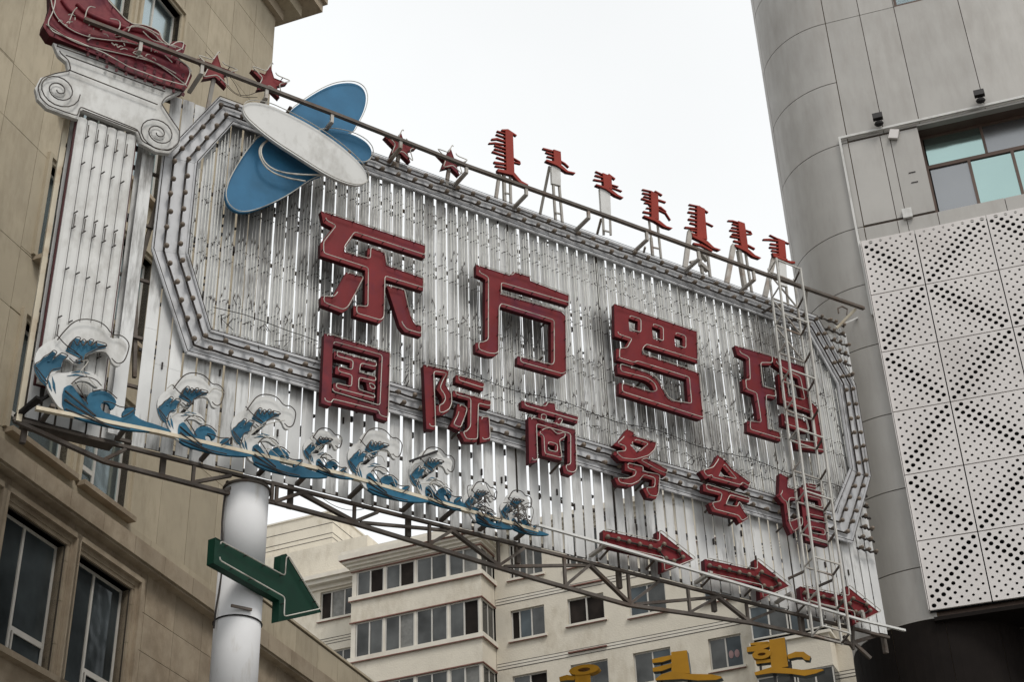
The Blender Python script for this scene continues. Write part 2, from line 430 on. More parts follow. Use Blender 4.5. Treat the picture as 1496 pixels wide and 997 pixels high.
# ============================================================ LEFT: beige stone building
def left_building():
    B = thing('stone_building', 'beige stone clad building with cornice and belt course at the left edge', 'building', LP, (0, 0, 0))
    UW = 7.98
    upper = []
    for zs, zh in ((15.85, 18.2), (19.62, 21.95), (23.35, 25.7), (27.1, 29.42)):
        for a, b in ((-4.4, -2.6), (-.1, 1.66), (2.12, 3.62)):
            upper.append((a, b, zs, zh))
    lower = [(-2.0, -.2, 11.97, 14.5), (.22, 1.97, 11.97, 14.5), (2.43, 4.12, 11.97, 14.5)]
    lower2 = [(a, b, 7.6, 10.2) for a, b, _, _ in lower]
    MB().box(-14, UW, .03, 14, 15.0, 33.2).box(-14, 24, .034, 14, 0, 16.30).build('wall', M['joint'], B, fix=False) if False else None
    wall_with_holes(B, -14, UW, 15.42, 33.25, .04, .5, upper, M['joint'])
    wall_with_holes(B, -14, 24, 0, 15.1, .04, .5, lower + lower2, M['joint'], 'podium_wall')
    MB().box(-14, UW, .9, 13, .2, 33.2).box(UW, 24, .9, 13, .2, 16.1).build('core', M['joint'], B, fix=False)
    MB().box(UW, 24, .04, .5, 15.1, 16.30).build('parapet', M['joint'], B, fix=False)
    MB().box(UW - .45, UW, .5, 13, 16.3, 33.25).build('side_wall', M['stone'], B, fix=False)
    us = [-4.9 + 1.078 * i for i in range(12)] + [UW]
    us = [u for u in us if u < UW - .2] + [UW]
    holes = [(a - .02, b + .02, c - .02, d + .02) for a, b, c, d in upper]
    panels(B, us, [15.75, 18.2, 19.55, 21.97, 23.3, 25.7, 27.05, 29.45, 30.78, 32.1, 33.25], holes, 0, .04, .014, M['stone'])
    panels(B, [-5, -1.8, 1.4, 4.6, 7.98], [15.44, 15.75], [], -.02, .06, .012, M['stone'])
    hl = [(a - .02, b + .02, c - .02, d + .02) for a, b, c, d in lower]
    ul = [-3.1, -.1 - .9, .2, 2.15, 4.42, 4.63, 5.71, 6.78] + [6.78 + 1.078 * i for i in range(1, 9)]
    panels(B, ul, [11.2, 12.6, 13.42, 14.20, 15.03], hl, 0, .04, .012, M['stone_low'])
    ub = [-4.9 + 1.078 * i for i in range(20)]
    panels(B, [u + .03 for u in ub], [15.05, 15.44], [], -.24, .28, .010, M['stone_low'], 'belt_stone')
    MB().box(-14, 24, -.19, .04, 15.0, 15.05).build('belt_soffit', M['stone_low'], B, fix=False)
    # parapet of the podium, beyond the tower's corner
    panels(B, [UW] + [UW + .7 + 1.078 * i for i in range(9)], [15.45, 16.26], [], 0, .04, .012, M['stone'], 'parapet_stone')
    MB().box(UW, 24, -.03, .5, 16.30, 16.36).build('coping', M['stone'], B, fix=False)
    MB().box(UW + .35, UW + 1.15, -.12, .2, 16.36, 16.46).build('coping_block', M['plaster_trim'], B, fix=False)
    # cornice stepping out under the roof, wrapping the corner
    for k, (o, z0, z1) in enumerate(((.16, 33.25, 33.6), (.52, 33.6, 34.0), (.95, 34.0, 34.35), (1.05, 34.35, 34.75))):
        MB().box(-14, UW + o, -o, 13, z0, z1).build('cornice', M['stone_low'] if k != 1 else M['stone'], B, fix=False)
    for hi, (a, b, c, d) in enumerate(upper + lower):
        low = hi >= len(upper)
        sm = M['stone_low'] if low else M['stone']
        W = MB()
        ft = .05
        ring(W, a, b, c, d, ft, .20, .26)
        mid = a + (b - a) * (.44 if low else .42)
        W.box(mid - .028, mid + .028, .195, .26, c + ft, d - ft)
        tr = c + (d - c) * .235
        if low: W.box(mid + .028, b - ft, .197, .26, tr - .04, tr + .04); ring(W, mid + .05, b - ft - .01, c + ft + .01, tr - .05, .03, .175, .2)
        elif d < 19: W.box(a + ft, mid - .028, .197, .26, tr - .04, tr + .04); ring(W, a + ft + .01, mid - .04, c + ft + .01, tr - .05, .03, .175, .2)
        win = W.build('window', M['pvc'], B, fix=False)
        win['_o'] = B['_o']
        g = M['g_dark'] if low else M['g_pale']
        MB().box(a + ft, mid - .028, .225, .235, c + ft, d - ft).build('pane', g, win, fix=False)
        MB().box(mid + .028, b - ft, .225, .235, c + ft, d - ft).build('pane', g, win, fix=False)
        # dark reveal lining
        S = MB()
        if low:   # stepped architrave
            for k, (e, y) in enumerate(((.0, .10), (.10, .02), (.20, -.06))):
                S.box(a - e - .10, a - e, y - .04, .2, c, d + e); S.box(b + e, b + e + .10, y - .04, .2, c, d + e)
                S.box(a - e - .10, b + e + .10, y - .04, .2, d + e, d + e + .10)
            S.build('architrave', sm, B, fix=False)
            MB().box(a - .34, b + .34, -.16, .2, c - .11, c).build('sill', sm, B, fix=False)
        else:
            for k, (e, y) in enumerate(((.0, .03), (.09, -.03))):
                S.box(a - e - .09, a - e, y - .04, .2, c, d + e); S.box(b + e, b + e + .09, y - .04, .2, c, d + e)
                S.box(a - e - .09, b + e + .09, y - .04, .2, d + e, d + e + .09)
            S.build('architrave', sm, B, fix=False)
            MB().box(a - .12, b + .14, -.20, .2, c - .10, c).build('sill', M['stone_low'], B, fix=False)
    return B
left_building()

# ============================================================ RIGHT: grey metal building with a rounded corner
CYR = 1.86
def right_building():
    B = thing('metal_clad_building', 'grey metal panel building with rounded corner and perforated screen at the right', 'building', RP, (0, 0, 0))
    hw = (1.74, 12, 23.78, 26.38)          # ribbon window opening
    wall_with_holes(B, 0, 14, 13.9, 42, .05, .85, [hw], M['alu'])
    MB().box(0, 14, .9, 12, .2, 42).build('core', M['joint'], B, fix=False)
    ringz = [13.95, 15.1, 16.93, 18.75, 20.56, 22.2, 23.80, 26.36, 28.32, 30.34, 32.4, 34.5, 36.6, 38.7, 40.8]
    # flat panels
    uj = [.075, .95, 1.81, 3.36, 4.9, 6.45, 8.0, 9.6, 11.2, 12.8]
    panels(B, uj, [26.40, 30.34, 34.4, 38.5, 42], [(1.84, 4.4, 30.34, 32.9)], 0, .05, .018, M['metal'])
    panels(B, [10.86, 12.4, 14], [13.95, 15.5, 17.0, 18.6, 20.2, 21.8, 22.88], [], .0, .05, .018, M['metal'])
    panels(B, [.075, .84, 1.06, 1.74], [23.83, 26.36], [], .004, .05, .018, M['metal'])
    panels(B, [.075, .84, 1.06, 1.76, 3.28, 4.8, 6.4, 8, 9.6, 11.2, 12.8], [22.9, 23.78], [], .0, .05, .016, M['metal'])
    win2 = MB(); ring(win2, 1.84, 4.4, 30.34, 32.9, .06, .02, .08); w2 = win2.build('window', M['alu'], B, fix=False); w2['_o'] = B['_o']
    MB().box(1.90, 4.34, .05, .06, 30.4, 32.84).build('pane', M['g_pale'], w2, fix=False)
    # cylinder: curved panels, one object each
    Cy = CYR
    def cyl_pt(phi, r): return (-r * math.sin(phi), Cy - r * math.cos(phi))
    mb = MB(); n = 60
    for i in range(n):
        a0, a1 = 2 * math.pi * i / n, 2 * math.pi * (i + 1) / n
        p, q = cyl_pt(a0, Cy - .045), cyl_pt(a1, Cy - .045); b = len(mb.v)
        mb.v += [(p[0], p[1], .2), (q[0], q[1], .2), (q[0], q[1], 42), (p[0], p[1], 42)]; mb.f.append((b, b + 1, b + 2, b + 3))
    mb.build('corner_drum', M['seal'], B)
    segs = [-.04, 1.22, 2.5, 3.7]
    for j in range(len(ringz) - 1):
        for k in range(3):
            a0, a1 = segs[k] + .006, segs[k + 1] - .006; z0, z1 = ringz[j] + .011, ringz[j + 1] - .011
            m = 24; fr = MB(); mb = MB()
            for i in range(m + 1):
                a = a0 + (a1 - a0) * i / m
                p, q = cyl_pt(a, Cy), cyl_pt(a, Cy - .035)
                mb.v += [(p[0], p[1], z0), (p[0], p[1], z1)]
            nb = len(mb.v)
            for i in range(m + 1):
                a = a0 + (a1 - a0) * i / m
                p, q = cyl_pt(a, Cy), cyl_pt(a, Cy - .035)
                mb.v += [(p[0], p[1], z0), (p[0], p[1], z1), (q[0], q[1], z0), (q[0], q[1], z1)]
            for i in range(m):
                mb.f.append((i * 2, i * 2 + 1, i * 2 + 3, i * 2 + 2))
                q = nb + i * 4
                mb.f += [(q, q + 4, q + 6, q + 2), (q + 1, q + 3, q + 7, q + 5)]
            q = nb + m * 4
            mb.f += [(nb, nb + 2, nb + 3, nb + 1), (q, q + 1, q + 3, q + 2)]
            o = mb.build('curved_panel', M['metal'], B, fix=False)
            for p in o.data.polygons: p.use_smooth = p.index % 3 == 0 and p.index < m * 3
    # ribbon window
    F = MB(); y0, y1 = .46, .54
    u0, u1, z0, z1 = hw
    F.box(u0, u0 + .06, y0, y1, z0, z1); F.box(u0 + .06, u1, y0, y1, 25.40, 25.50)
    F.box(u0 + .06, u1, y0, y1, z1 - .06, z1)
    for m_ in (2.74, 3.74, 4.74, 5.74): F.box(m_ - .035, m_ + .035, y0, y1, z0, 25.40)
    for m_ in (3.18, 4.7, 6.2): F.box(m_ - .03, m_ + .03, y0 - .01, y1, 25.50, z1 - .06)
    wn = F.build('window', M['alu'], B, fix=False); wn['_o'] = B['_o']
    us = [u0 + .06, 2.74, 3.74, 4.74, 5.74, 12]
    for i in range(5):
        MB().box(us[i] + .03, us[i + 1] - .03, .50, .51, z0 + .02, 25.40).build('pane', M['g_grey'] if i in (0, 3) else M['g_teal'], wn, fix=False)
    us = [u0 + .06, 3.18, 4.7, 6.2, 12]
    for i in range(4):
        MB().box(us[i] + .03, us[i + 1] - .03, .50, .51, 25.50, z1 - .06).build('pane', M['g_grey'] if i % 2 else M['g_teal'], wn, fix=False)
    MB().box(u0, u1, .05, .6, z0 - .02, z0).build('sill', M['metal'], B, fix=False)
    MB().box(u0 - .01, u1, -.02, .16, z1 - .004, z1 + .05).build('window_head', M['metal'], B, fix=False)
    # perforated screen panels
    def perf(a, b, c, d, nx, flip):
        mb = MB(); cols = nx * 2; rows = 14
        W_, H_ = b - a, d - c; mg = .035
        cw, ch = (W_ - 2 * mg) / cols, (H_ - 2 * mg) / rows
        yf, yb = -.14, -.132
        def quad(x0, x1, z0_, z1_):
            i = len(mb.v); mb.v += [(x0, yf, z0_), (x1, yf, z0_), (x1, yf, z1_), (x0, yf, z1_)]; mb.f.append((i, i + 1, i + 2, i + 3))
        quad(a, b, c, c + mg); quad(a, b, d - mg, d); quad(a, a + mg, c + mg, d - mg); quad(b - mg, b, c + mg, d - mg)
        for i in range(cols):
            for j in range(rows):
                x0, zz = a + mg + i * cw, c + mg + j * ch
                if (i + j) % 2: quad(x0, x0 + cw, zz, zz + ch); continue
                fx, fz = (i + .5) / cols, (j + .5) / rows
                if flip: fx = 1 - fx
                dd = abs((fx - fz)) * 1.0
                r = .061 - .022 * min(1, dd / .16) - .010 * min(1, max(0, dd - .16) / .35)
                r = min(r, cw * .47, ch * .47)
                cx_, cz_ = x0 + cw / 2, zz + ch / 2; k0 = len(mb.v)
                mb.v += [(x0, yf, zz), (x0 + cw, yf, zz), (x0 + cw, yf, zz + ch), (x0, yf, zz + ch)]
                n_ = 12
                for q in range(n_):
                    an = -3 * math.pi / 4 + 2 * math.pi * q / n_
                    mb.v.append((cx_ + r * math.cos(an), yf, cz_ + r * math.sin(an)))
                for q in range(n_):
                    an = -3 * math.pi / 4 + 2 * math.pi * q / n_
                    mb.v.append((cx_ + r * math.cos(an), yf + .022, cz_ + r * math.sin(an)))
                for s_ in range(4):
                    A_ = k0 + s_; B_ = k0 + (s_ + 1) % 4; st = 4 + s_ * 3
                    ring_ = [k0 + 4 + ((s_ * 3 + t) % n_) for t in range(4)]
                    mb.f.append((A_, B_, ring_[3], ring_[2], ring_[1], ring_[0]))
                for q in range(n_):
                    mb.f.append((k0 + 4 + q, k0 + 4 + (q + 1) % n_, k0 + 4 + n_ + (q + 1) % n_, k0 + 4 + n_ + q))
        # folded edges
        e = .05
        i = len(mb.v)
        mb.v += [(a, yf, c), (b, yf, c), (b, yf, d), (a, yf, d), (a, yf + e, c), (b, yf + e, c), (b, yf + e, d), (a, yf + e, d)]
        mb.f += [(i, i + 4, i + 5, i + 1), (i + 1, i + 5, i + 6, i + 2), (i + 2, i + 6, i + 7, i + 3), (i + 3, i + 7, i + 4, i)]
        return mb
    zr = [23.32 - 1.541 * i for i in range(7)]
    cu = [-.06, 1.17, 2.78, 4.39, 6.0, 7.61, 9.22, 10.83]
    for j in range(6):
        for i in range(7):
            m_ = perf(cu[i] + .012, cu[i + 1] - .012, zr[j + 1] + .012, zr[j] - .012, 5 if i == 0 else 7, (i + j) % 2 == 0)
            m_.build('perforated_panel', M['perf'], B, fix=False)
    MB().box(-.05, 10.83, -.03, -.005, 14.08, 23.28).build('screen_backing', M['void'], B, fix=False)
    MB().box(-.075, -.06, -.19, .0, 14.08, 23.3).build('screen_edge', M['perf'], B, fix=False)
    # recessed dark shop front below
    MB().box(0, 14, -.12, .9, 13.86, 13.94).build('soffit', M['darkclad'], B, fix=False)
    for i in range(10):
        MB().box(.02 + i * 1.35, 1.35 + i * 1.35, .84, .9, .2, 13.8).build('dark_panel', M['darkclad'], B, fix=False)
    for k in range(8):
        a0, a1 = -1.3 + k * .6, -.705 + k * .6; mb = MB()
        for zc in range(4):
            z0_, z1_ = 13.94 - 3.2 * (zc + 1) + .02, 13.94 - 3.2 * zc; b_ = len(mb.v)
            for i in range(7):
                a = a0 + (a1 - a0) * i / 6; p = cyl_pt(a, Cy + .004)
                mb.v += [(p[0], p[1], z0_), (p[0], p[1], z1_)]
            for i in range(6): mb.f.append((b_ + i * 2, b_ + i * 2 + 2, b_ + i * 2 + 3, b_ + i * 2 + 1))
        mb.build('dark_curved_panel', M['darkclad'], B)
    return B
right_building()
# gutter pipe that runs along the grey wall and down beside the screen
pr = thing('cable_conduit', 'thin white metal conduit running along the grey wall and down beside the perforated screen', 'conduit', RP, (-.09, 0, 22))
MB().box(-.13, 12, -.09, -.03, 26.47, 26.53).build('horizontal_run', M['whitepaint'], pr, fix=False)
for uu, zz in ((1.32, 25.05), (1.33, 24.75)): MB().box(uu, uu + .16, -.012, .01, zz, zz + .018).build('slot_cover', M['black'], pr, fix=False)
MB().box(-.13, -.08, -.09, -.03, 21.3, 26.47).build('down_run', M['whitepaint'], pr, fix=False)
for i, (u, lab) in enumerate(((.88, 'small black floodlight on the conduit, nearer the rounded corner'), (3.29, 'small black floodlight on the conduit above the teal window'))):
    f = thing('floodlight', lab, 'floodlight', RP, (u, -.15, 26.53), 'floodlights on the grey wall')
    MB().bar((u - .12, -.20, 26.79), (u + .12, -.20, 26.79), .10, .20, up=(0, .25, 1)).build('lamp_head', M['black'], f)
    MB().box(u - .02, u + .02, -.20, -.16, 26.62, 26.72).build('yoke', M['black'], f)
    MB().ball((u, -.16, 26.60), .105, 10, 6, (1.1, .8, .7)).build('base', M['black'], f)
for nm, u, z, r_, lab in (('metal_plate', 1.17, 26.26, -.32, 'small tilted grey plate hanging under the conduit'), ('junction_cover', 1.10, 23.88, 0, 'square pale cover plate on the grey wall left of the teal window')):
    p = thing(nm, lab, 'plate', RP, (u, -.03, z))
    c_, s_ = math.cos(r_), math.sin(r_)
    q = [(u + c_ * a - s_ * b, z + s_ * a + c_ * b) for a, b in ((-.11, -.13), (.11, -.13), (.11, .13), (-.11, .13))]
    MB().prism(q, -.09, -.02).build('plate', M['perf'] if r_ else M['whitepaint'], p)
    MB().box(u - .02, u + .02, -.02, .01, z - .02, z + .02).build('bolt', M['steel'], p)

# ============================================================ BACK: white apartment block
def white_block():
    B = thing('apartment_block', 'white roughcast apartment block with rows of sliding windows behind the sign', 'building', WP, (0, 0, 0))
    FH = 2.93
    def win(a, b, c, d, y, mull, kinds, parent=B, sill=True, ft=.055):
        """window in a reveal; y = wall face, kinds = glass per pane"""
        F = MB(); ring(F, a, b, c, d, ft, y + .10, y + .16)
        xs = [a + ft] + [a + (b - a) * m for m in mull] + [b - ft]
        for m in xs[1:-1]: F.box(m - .03, m + .03, y + .09, y + .16, c + ft, d - ft)
        wn = F.build('window', M['pvc'], parent, fix=False); wn['_o'] = (0, 0, 0)
        for i in range(len(xs) - 1):
            g = kinds[i % len(kinds)]
            yy = y + (.12 if g in ('g_mid', 'g_dark') else .15)
            MB().box(xs[i] + (.0 if i == 0 else .03), xs[i + 1] - (.0 if i == len(xs) - 2 else .03), yy, yy + .01, c + ft, d - ft).build('pane', M[g], wn, fix=False)
        return wn
    def sill(a, b, z, y, m='plaster_trim'):
        MB().box(a - .1, b + .1, y - .10, y + .1, z - .1, z).build('sill', M[m], B, fix=False)
        MB().box(a - .1, b + .1, y - .102, y - .05, z - .13, z - .1).build('drip_edge', M['redline'], B, fix=False)
    cols = [(-9.22, -7.66), (-6.6, -4.97), (-3.87, -2.27), (-.68, .68)]
    holes = []
    for fl in range(-8, 2):
        zt = 28.70 + FH * fl
        for i, (a, b) in enumerate(cols):
            if fl == 1: holes.append((a, b, zt - 1.35 - .12, zt + .2))
            else: holes.append((a, b, zt - (1.17 if (i == 1 and fl == 0) else 1.34), zt))
    TOP = 32.1
    wall_with_holes(B, -9.92, 5.6, 0, TOP, 0, .3, holes, M['plaster'])
    MB().box(-9.92, 5.6, .3, 12, 0, TOP - .1).build('core', M['void'], B, fix=False)
    opts = [('g_mid', 'g_dark'), ('g_open', 'g_mid'), ('g_dark', 'g_open'), ('g_mid', 'g_open'), ('g_dark', 'g_mid')]
    for k, (a, b, c, d) in enumerate(holes):
        if d < 20: kinds = ('g_mid', 'g_dark'); 
        else: kinds = opts[rnd.randrange(5)]
        if d > 20 and rnd.random() < .3: kinds = (kinds[0], 'curtain')
        mull = [.5]
        fl, ci = k // 4, k % 4
        if fl == 8 and ci == 0: mull, kinds = [.25, .6], ('g_open', 'g_dark', 'g_mid')
        if fl == 8 and ci == 1: kinds = ('g_open', 'g_open')
        if fl == 9: mull, kinds = [.12, .3, .5, .72], ('g_open', 'g_mid', 'g_mid', 'curtain', 'g_mid')
        wn = win(a, b, c, d, 0, mull, kinds)
        sill(a, b, c, 0)
        if d > 20 and (ci + fl) % 3 == 0:
            cu = MB(); x0 = b - .5
            for q in range(6): cu.box(x0 + q * .07, x0 + q * .07 + .05, .172 - (q % 2) * .01, .2, c + .06, d - .06)
            o = cu.build('curtain', M['curtain_pink'], wn, fix=False)
            MB().box(a + .9, a + .91, .168, .17, c + .1, c + .12).build('handle', M['pvc'], wn, fix=False) if False else None
        if fl == 7 and ci == 3:
            MB().ball((.18, .105, 25.0), .13, 8, 6, (.8, .12, 1.3)).ball((.42, .105, 25.0), .13, 8, 6, (.8, .12, 1.3)).build('hanging_toys', M['slipper'], wn)
    for fl in range(-7, 2):                   # three grooved string lines at each floor
        zb = 29.20 + FH * (fl - 0)
        if zb > TOP: continue
        for k, dz in enumerate((-.13, 0, .13)):
            MB().box(-9.9, 5.6, -.012, .0, zb + dz - .011, zb + dz + .011).build('groove_strip', M['cable'], B, fix=False)
        MB().box(-9.9, 5.6, -.008, .0, zb - .115, zb - .015).build('string_band', M['plaster_trim'], B, fix=False)
        MB().box(-9.9, 5.6, -.008, .0, zb + .015, zb + .115).build('string_band', M['plaster_trim'], B, fix=False)
        MB().box(-6.65, -4.95, -.10, 0, zb + .0, zb + .05).build('canopy_ledge', M['redline'], B, fix=False)
    # main eave
    for (e, z0, z1) in ((.10, TOP - .1, TOP + .05), (.34, TOP + .05, TOP + .2), (.5, TOP + .2, TOP + .45)):
        MB().box(-9.5, 6.4, -e, 11, z0, z1).build('eave', M['plaster_trim'], B, fix=False)
    # projecting glazed bay
    u0, u1, b = -16.2, -9.93, 1.4
    MB().box(u0 + .3, u1 - .1, -b + .3, 11, 0, 32.0).build('bay_core', M['void'], B, fix=False)
    for fl in range(-9, 2):
        zt = 28.95 + FH * (fl) - (0 if fl < 1 else .5)
        zb = zt - (1.60 if fl < 1 else 1.18)
        zt_ = zt
        lo = zb - 1.33 + .0
        zs_top = zb
        # spandrel below the glazing down to the next window head
        lower_head = 28.95 + FH * (fl - 1)
        MB().box(u0, u1, -b, -b + .3, lower_head, zb - .2).build('spandrel', M['plaster'], B, fix=False)
        MB().box(u1 - .3, u1 - .002, -b + .3, 0, lower_head, zb - .2).build('spandrel', M['plaster'], B, fix=False)
        MB().box(u0, u0 + .3, -b + .3, 4, lower_head, zb - .2).build('spandrel', M['plaster'], B, fix=False)
        MB().box(u0 - .1, u1 + .1, -b - .1, 0, zb - .2, zb).build('bay_sill', M['plaster_trim'], B, fix=False)
        MB().box(u0 - .1, u1 + .1, -b - .104, -b - .06, zb - .24, zb - .2).build('drip_edge', M['redline'], B, fix=False)
        MB().box(u1 + .06, u1 + .104, -b - .06, 0, zb - .24, zb - .2).build('drip_edge', M['redline'], B, fix=False)
        MB().box(u0 - .05, u1 + .05, -b - .05, -b + .02, zt - .0, zt + .05).build('drip_edge', M['redline'], B, fix=False)
        MB().box(u1, u1 + .05, -b + .02, 0, zt, zt + .05).build('drip_edge', M['redline'], B, fix=False)
        MB().box(u0, u0 + .22, -b + .04, -b + .3, zb, zt).build('post', M['plaster_trim'], B, fix=False)
        xs = [-16.0, -14.57, -13.06, -11.5, -10.02]
        for i in range(4):
            kinds = [('g_mid', 'g_mid'), ('g_mid', 'curtain'), ('g_mid', 'g_open'), ('g_mid', 'g_mid')][(i + fl * 2) % 4]
            if fl == 0 and i == 3: kinds = ('g_mid', 'g_open')
            if fl == 1 and i == 1: kinds = ('g_mid', 'g_open')
            if fl == 0 and i == 2: kinds = ('g_mid', 'g_mid')
            win(xs[i] + .05, xs[i + 1] - .05, zb, zt, -b - .06, [.5], kinds)
            MB().box(xs[i + 1] - .05, xs[i + 1] + .05, -b + .02, -b + .15, zb, zt).build('post', M['plaster_trim'], B, fix=False)
        # side glazing of the bay (faces right)
        S = MB(); yy0, yy1 = -b + .12, -.08
        for y_ in (yy0, (yy0 + yy1) / 2 - .03, yy1 - .06): S.box(u1 - .1, u1 - .04, y_, y_ + .06, zb, zt)
        S.box(u1 - .099, u1 - .041, yy0, yy1, zb, zb + .05).box(u1 - .099, u1 - .041, yy0, yy1, zt - .05, zt)
        sw = S.build('window', M['pvc'], B, fix=False); sw['_o'] = (0, 0, 0)
        MB().box(u1 - .075, u1 - .065, yy0 + .06, (yy0 + yy1) / 2 - .03, zb + .05, zt - .05).build('pane', M['g_mid'], sw, fix=False)
        MB().box(u1 - .075, u1 - .065, (yy0 + yy1) / 2 + .03, yy1 - .06, zb + .05, zt - .05).build('pane', M['g_mid'], sw, fix=False)
    MB().box(u0 + .01, u1 - .01, -b + .01, 0, 31.38, 31.5).build('bay_head', M['plaster'], B, fix=False)
    for (e, z0, z1) in ((.06, 31.5, 31.62), (.2, 31.62, 31.75), (.34, 31.75, 31.88), (.46, 31.88, 32.14), (.38, 32.14, 32.32)):
        MB().box(u0 - e, u1 + e, -b - e, 9, z0, z1).build('bay_eave', M['plaster_trim'], B, fix=False)
    MB().box(u0 - .44, u1 + .44, -b - .465, -b - .3, 31.86, 31.88).build('drip_edge', M['redline'], B, fix=False)
    # wall left of the bay
    hl = [(-18.6, -16.9, 30.12 + FH * k, 31.5 + FH * k) for k in range(-9, 1)]
    wall_with_holes(B, -24, u0, 0, 31.7, .0, .3, hl, M['plaster'], 'left_wall')
    MB().box(-24, u0, .3, 11, 0, 31.6).build('core', M['void'], B, fix=False)
    for a, b_, c, d in hl:
        win(a, b_, c, d, 0, [.32, .72], ('g_open', 'curtain', 'g_mid') if d > 30 else ('g_pale', 'g_mid', 'g_mid')); sill(a, b_, c, 0)
    for k in range(-8, 1):
        for dz in (-.13, 0, .13):
            MB().box(-24, u0, -.012, 0, 29.05 + FH * k + dz - .011, 29.05 + FH * k + dz + .011).build('groove_strip', M['cable'], B, fix=False)
    for (e, z0, z1) in ((.1, 31.6, 31.8), (.36, 31.8, 32.0), (.5, 32.0, 32.2)):
        MB().box(-24.5, u0 - .47, -e, 9, z0, z1).build('eave', M['plaster_trim'], B, fix=False)
    MB().box(-24, u0 - .2, .3, 9, 32.2, 34.05).build('roof_parapet', M['plaster'], B, fix=False)
    # penthouse gable on the roof, corner towards us
    y0 = 2.0
    MB().box(-30, -19.25, y0, 14, 31, 36.7).build('penthouse', M['plaster'], B, fix=False)
    MB().box(-30.05, -19.2, y0 - .05, 14.05, 36.7, 36.78).build('penthouse_coping', M['plaster_trim'], B, fix=False)
    for z in (36.1, 35.55, 35.3):
        MB().box(-30, -19.25, y0 - .012, y0, z - .012, z + .012).box(-19.25, -19.238, y0, 14, z - .012, z + .012).build('groove_strip', M['cable'], B, fix=False)
    pw = MB()
    for a, b_, c, d in ((3.2, 4.5, 33.0, 34.7),):
        S = MB(); S.box(-19.25, -19.17, a, b_, c, c + .08).box(-19.25, -19.17, a, b_, d - .08, d)
        for y_ in (a, (a + b_) / 2 - .03, b_ - .08): S.box(-19.248, -19.18, y_, y_ + .08, c + .08, d - .08)
        sw = S.build('window', M['pvc'], B, fix=False); sw['_o'] = (0, 0, 0)
        MB().box(-19.24, -19.23, a + .08, (a + b_) / 2 - .03, c + .08, d - .08).build('pane', M['g_pale'], sw, fix=False)
        MB().box(-19.24, -19.23, (a + b_) / 2 + .05, b_ - .08, c + .08, d - .08).build('pane', M['g_pale'], sw, fix=False)
        MB().box(-19.25, -19.0, a - .1, b_ + .1, d, d + .08).build('window_hood', M['redline'], B, fix=False)
    MB().box(-22.3, -20.75, y0 - .02, y0, 33.1, 34.95).build('blind_panel', M['plaster_trim'], B, fix=False)
    # bay at the right end of the facade
    a, b_ = 1.35, 4.35
    MB().box(a, b_, -1.0, 0, 26.55, 27.2).build('spandrel', M['plaster'], B, fix=False)
    for k in range(-7, 1):
        zt = 26.35 + FH * k; zb = zt - 1.45
        MB().box(a, b_, -1.0, -.002, zt, zt + 1.28).build('spandrel', M['plaster'], B, fix=False)
        MB().box(a - .1, b_ + .1, -1.1, -.002, zt + 1.28, zt + 1.4).build('bay_sill', M['plaster_trim'], B, fix=False)
        MB().box(a + .05, b_ - .05, -.85, -.002, zb, zt).build('bay_void', M['void'], B, fix=False)
        for x0, x1 in ((a + .02, a + 1.5), (a + 1.56, b_ - .02)):
            win(x0, x1, zb + .08, zt, -1.06, [.5], ('g_dark', 'g_mid') if k == 0 else ('g_mid', 'g_mid'))
        MB().box(b_ - .05, b_, -.95, -.1, zb, zt).build('pane', M['g_mid'], B, fix=False)
    # rounded white end of the block
    mb = MB()
    for i in range(13):
        an = math.pi / 2 * i / 12
        mb.v += [(5.6 + 1.3 * math.sin(an), 1.3 - 1.3 * math.cos(an), 0), (5.6 + 1.3 * math.sin(an), 1.3 - 1.3 * math.cos(an), TOP)]
    mb.v += [(6.9, 9, 0), (6.9, 9, TOP)]
    for i in range(13): mb.f.append((i * 2, i * 2 + 2, i * 2 + 3, i * 2 + 1))
    o = mb.build('rounded_wall', M['plaster'], B, smooth=True)
    o['label'] = 'rounded white end wall'
    return B
white_block()

# ============================================================ THE BILLBOARD
PITCH_S, SW = .2345, .186
ZB, ZT = 13.54, 20.6
OUT = [(-1.13, 20.82), (-2.02, 19.12), (-2.02, 17.12), (-1.28, 15.36), (13.0, 15.34), (13.84, 17.04), (13.86, 19.3), (13.02, 20.82)]
INN = [(-.85, 20.36), (-1.43, 19.2), (-1.43, 17.25), (-.92, 15.9), (12.6, 15.88), (13.33, 17.1), (13.36, 19.2), (12.72, 20.34)]
def S_(x, y, off=0.0): return SP.uz(x, y, off)
def in_range(u):
    """z span of the inner octagon at u"""
    lo, hi = 1e9, -1e9
    for i in range(len(INN)):
        (a, b), (c, d) = INN[i], INN[(i + 1) % len(INN)]
        if (a - u) * (c - u) <= 0 and abs(a - c) > 1e-6:
            z = b + (d - b) * (u - a) / (c - a); lo, hi = min(lo, z), max(hi, z)
    return (lo, hi) if hi > lo else None
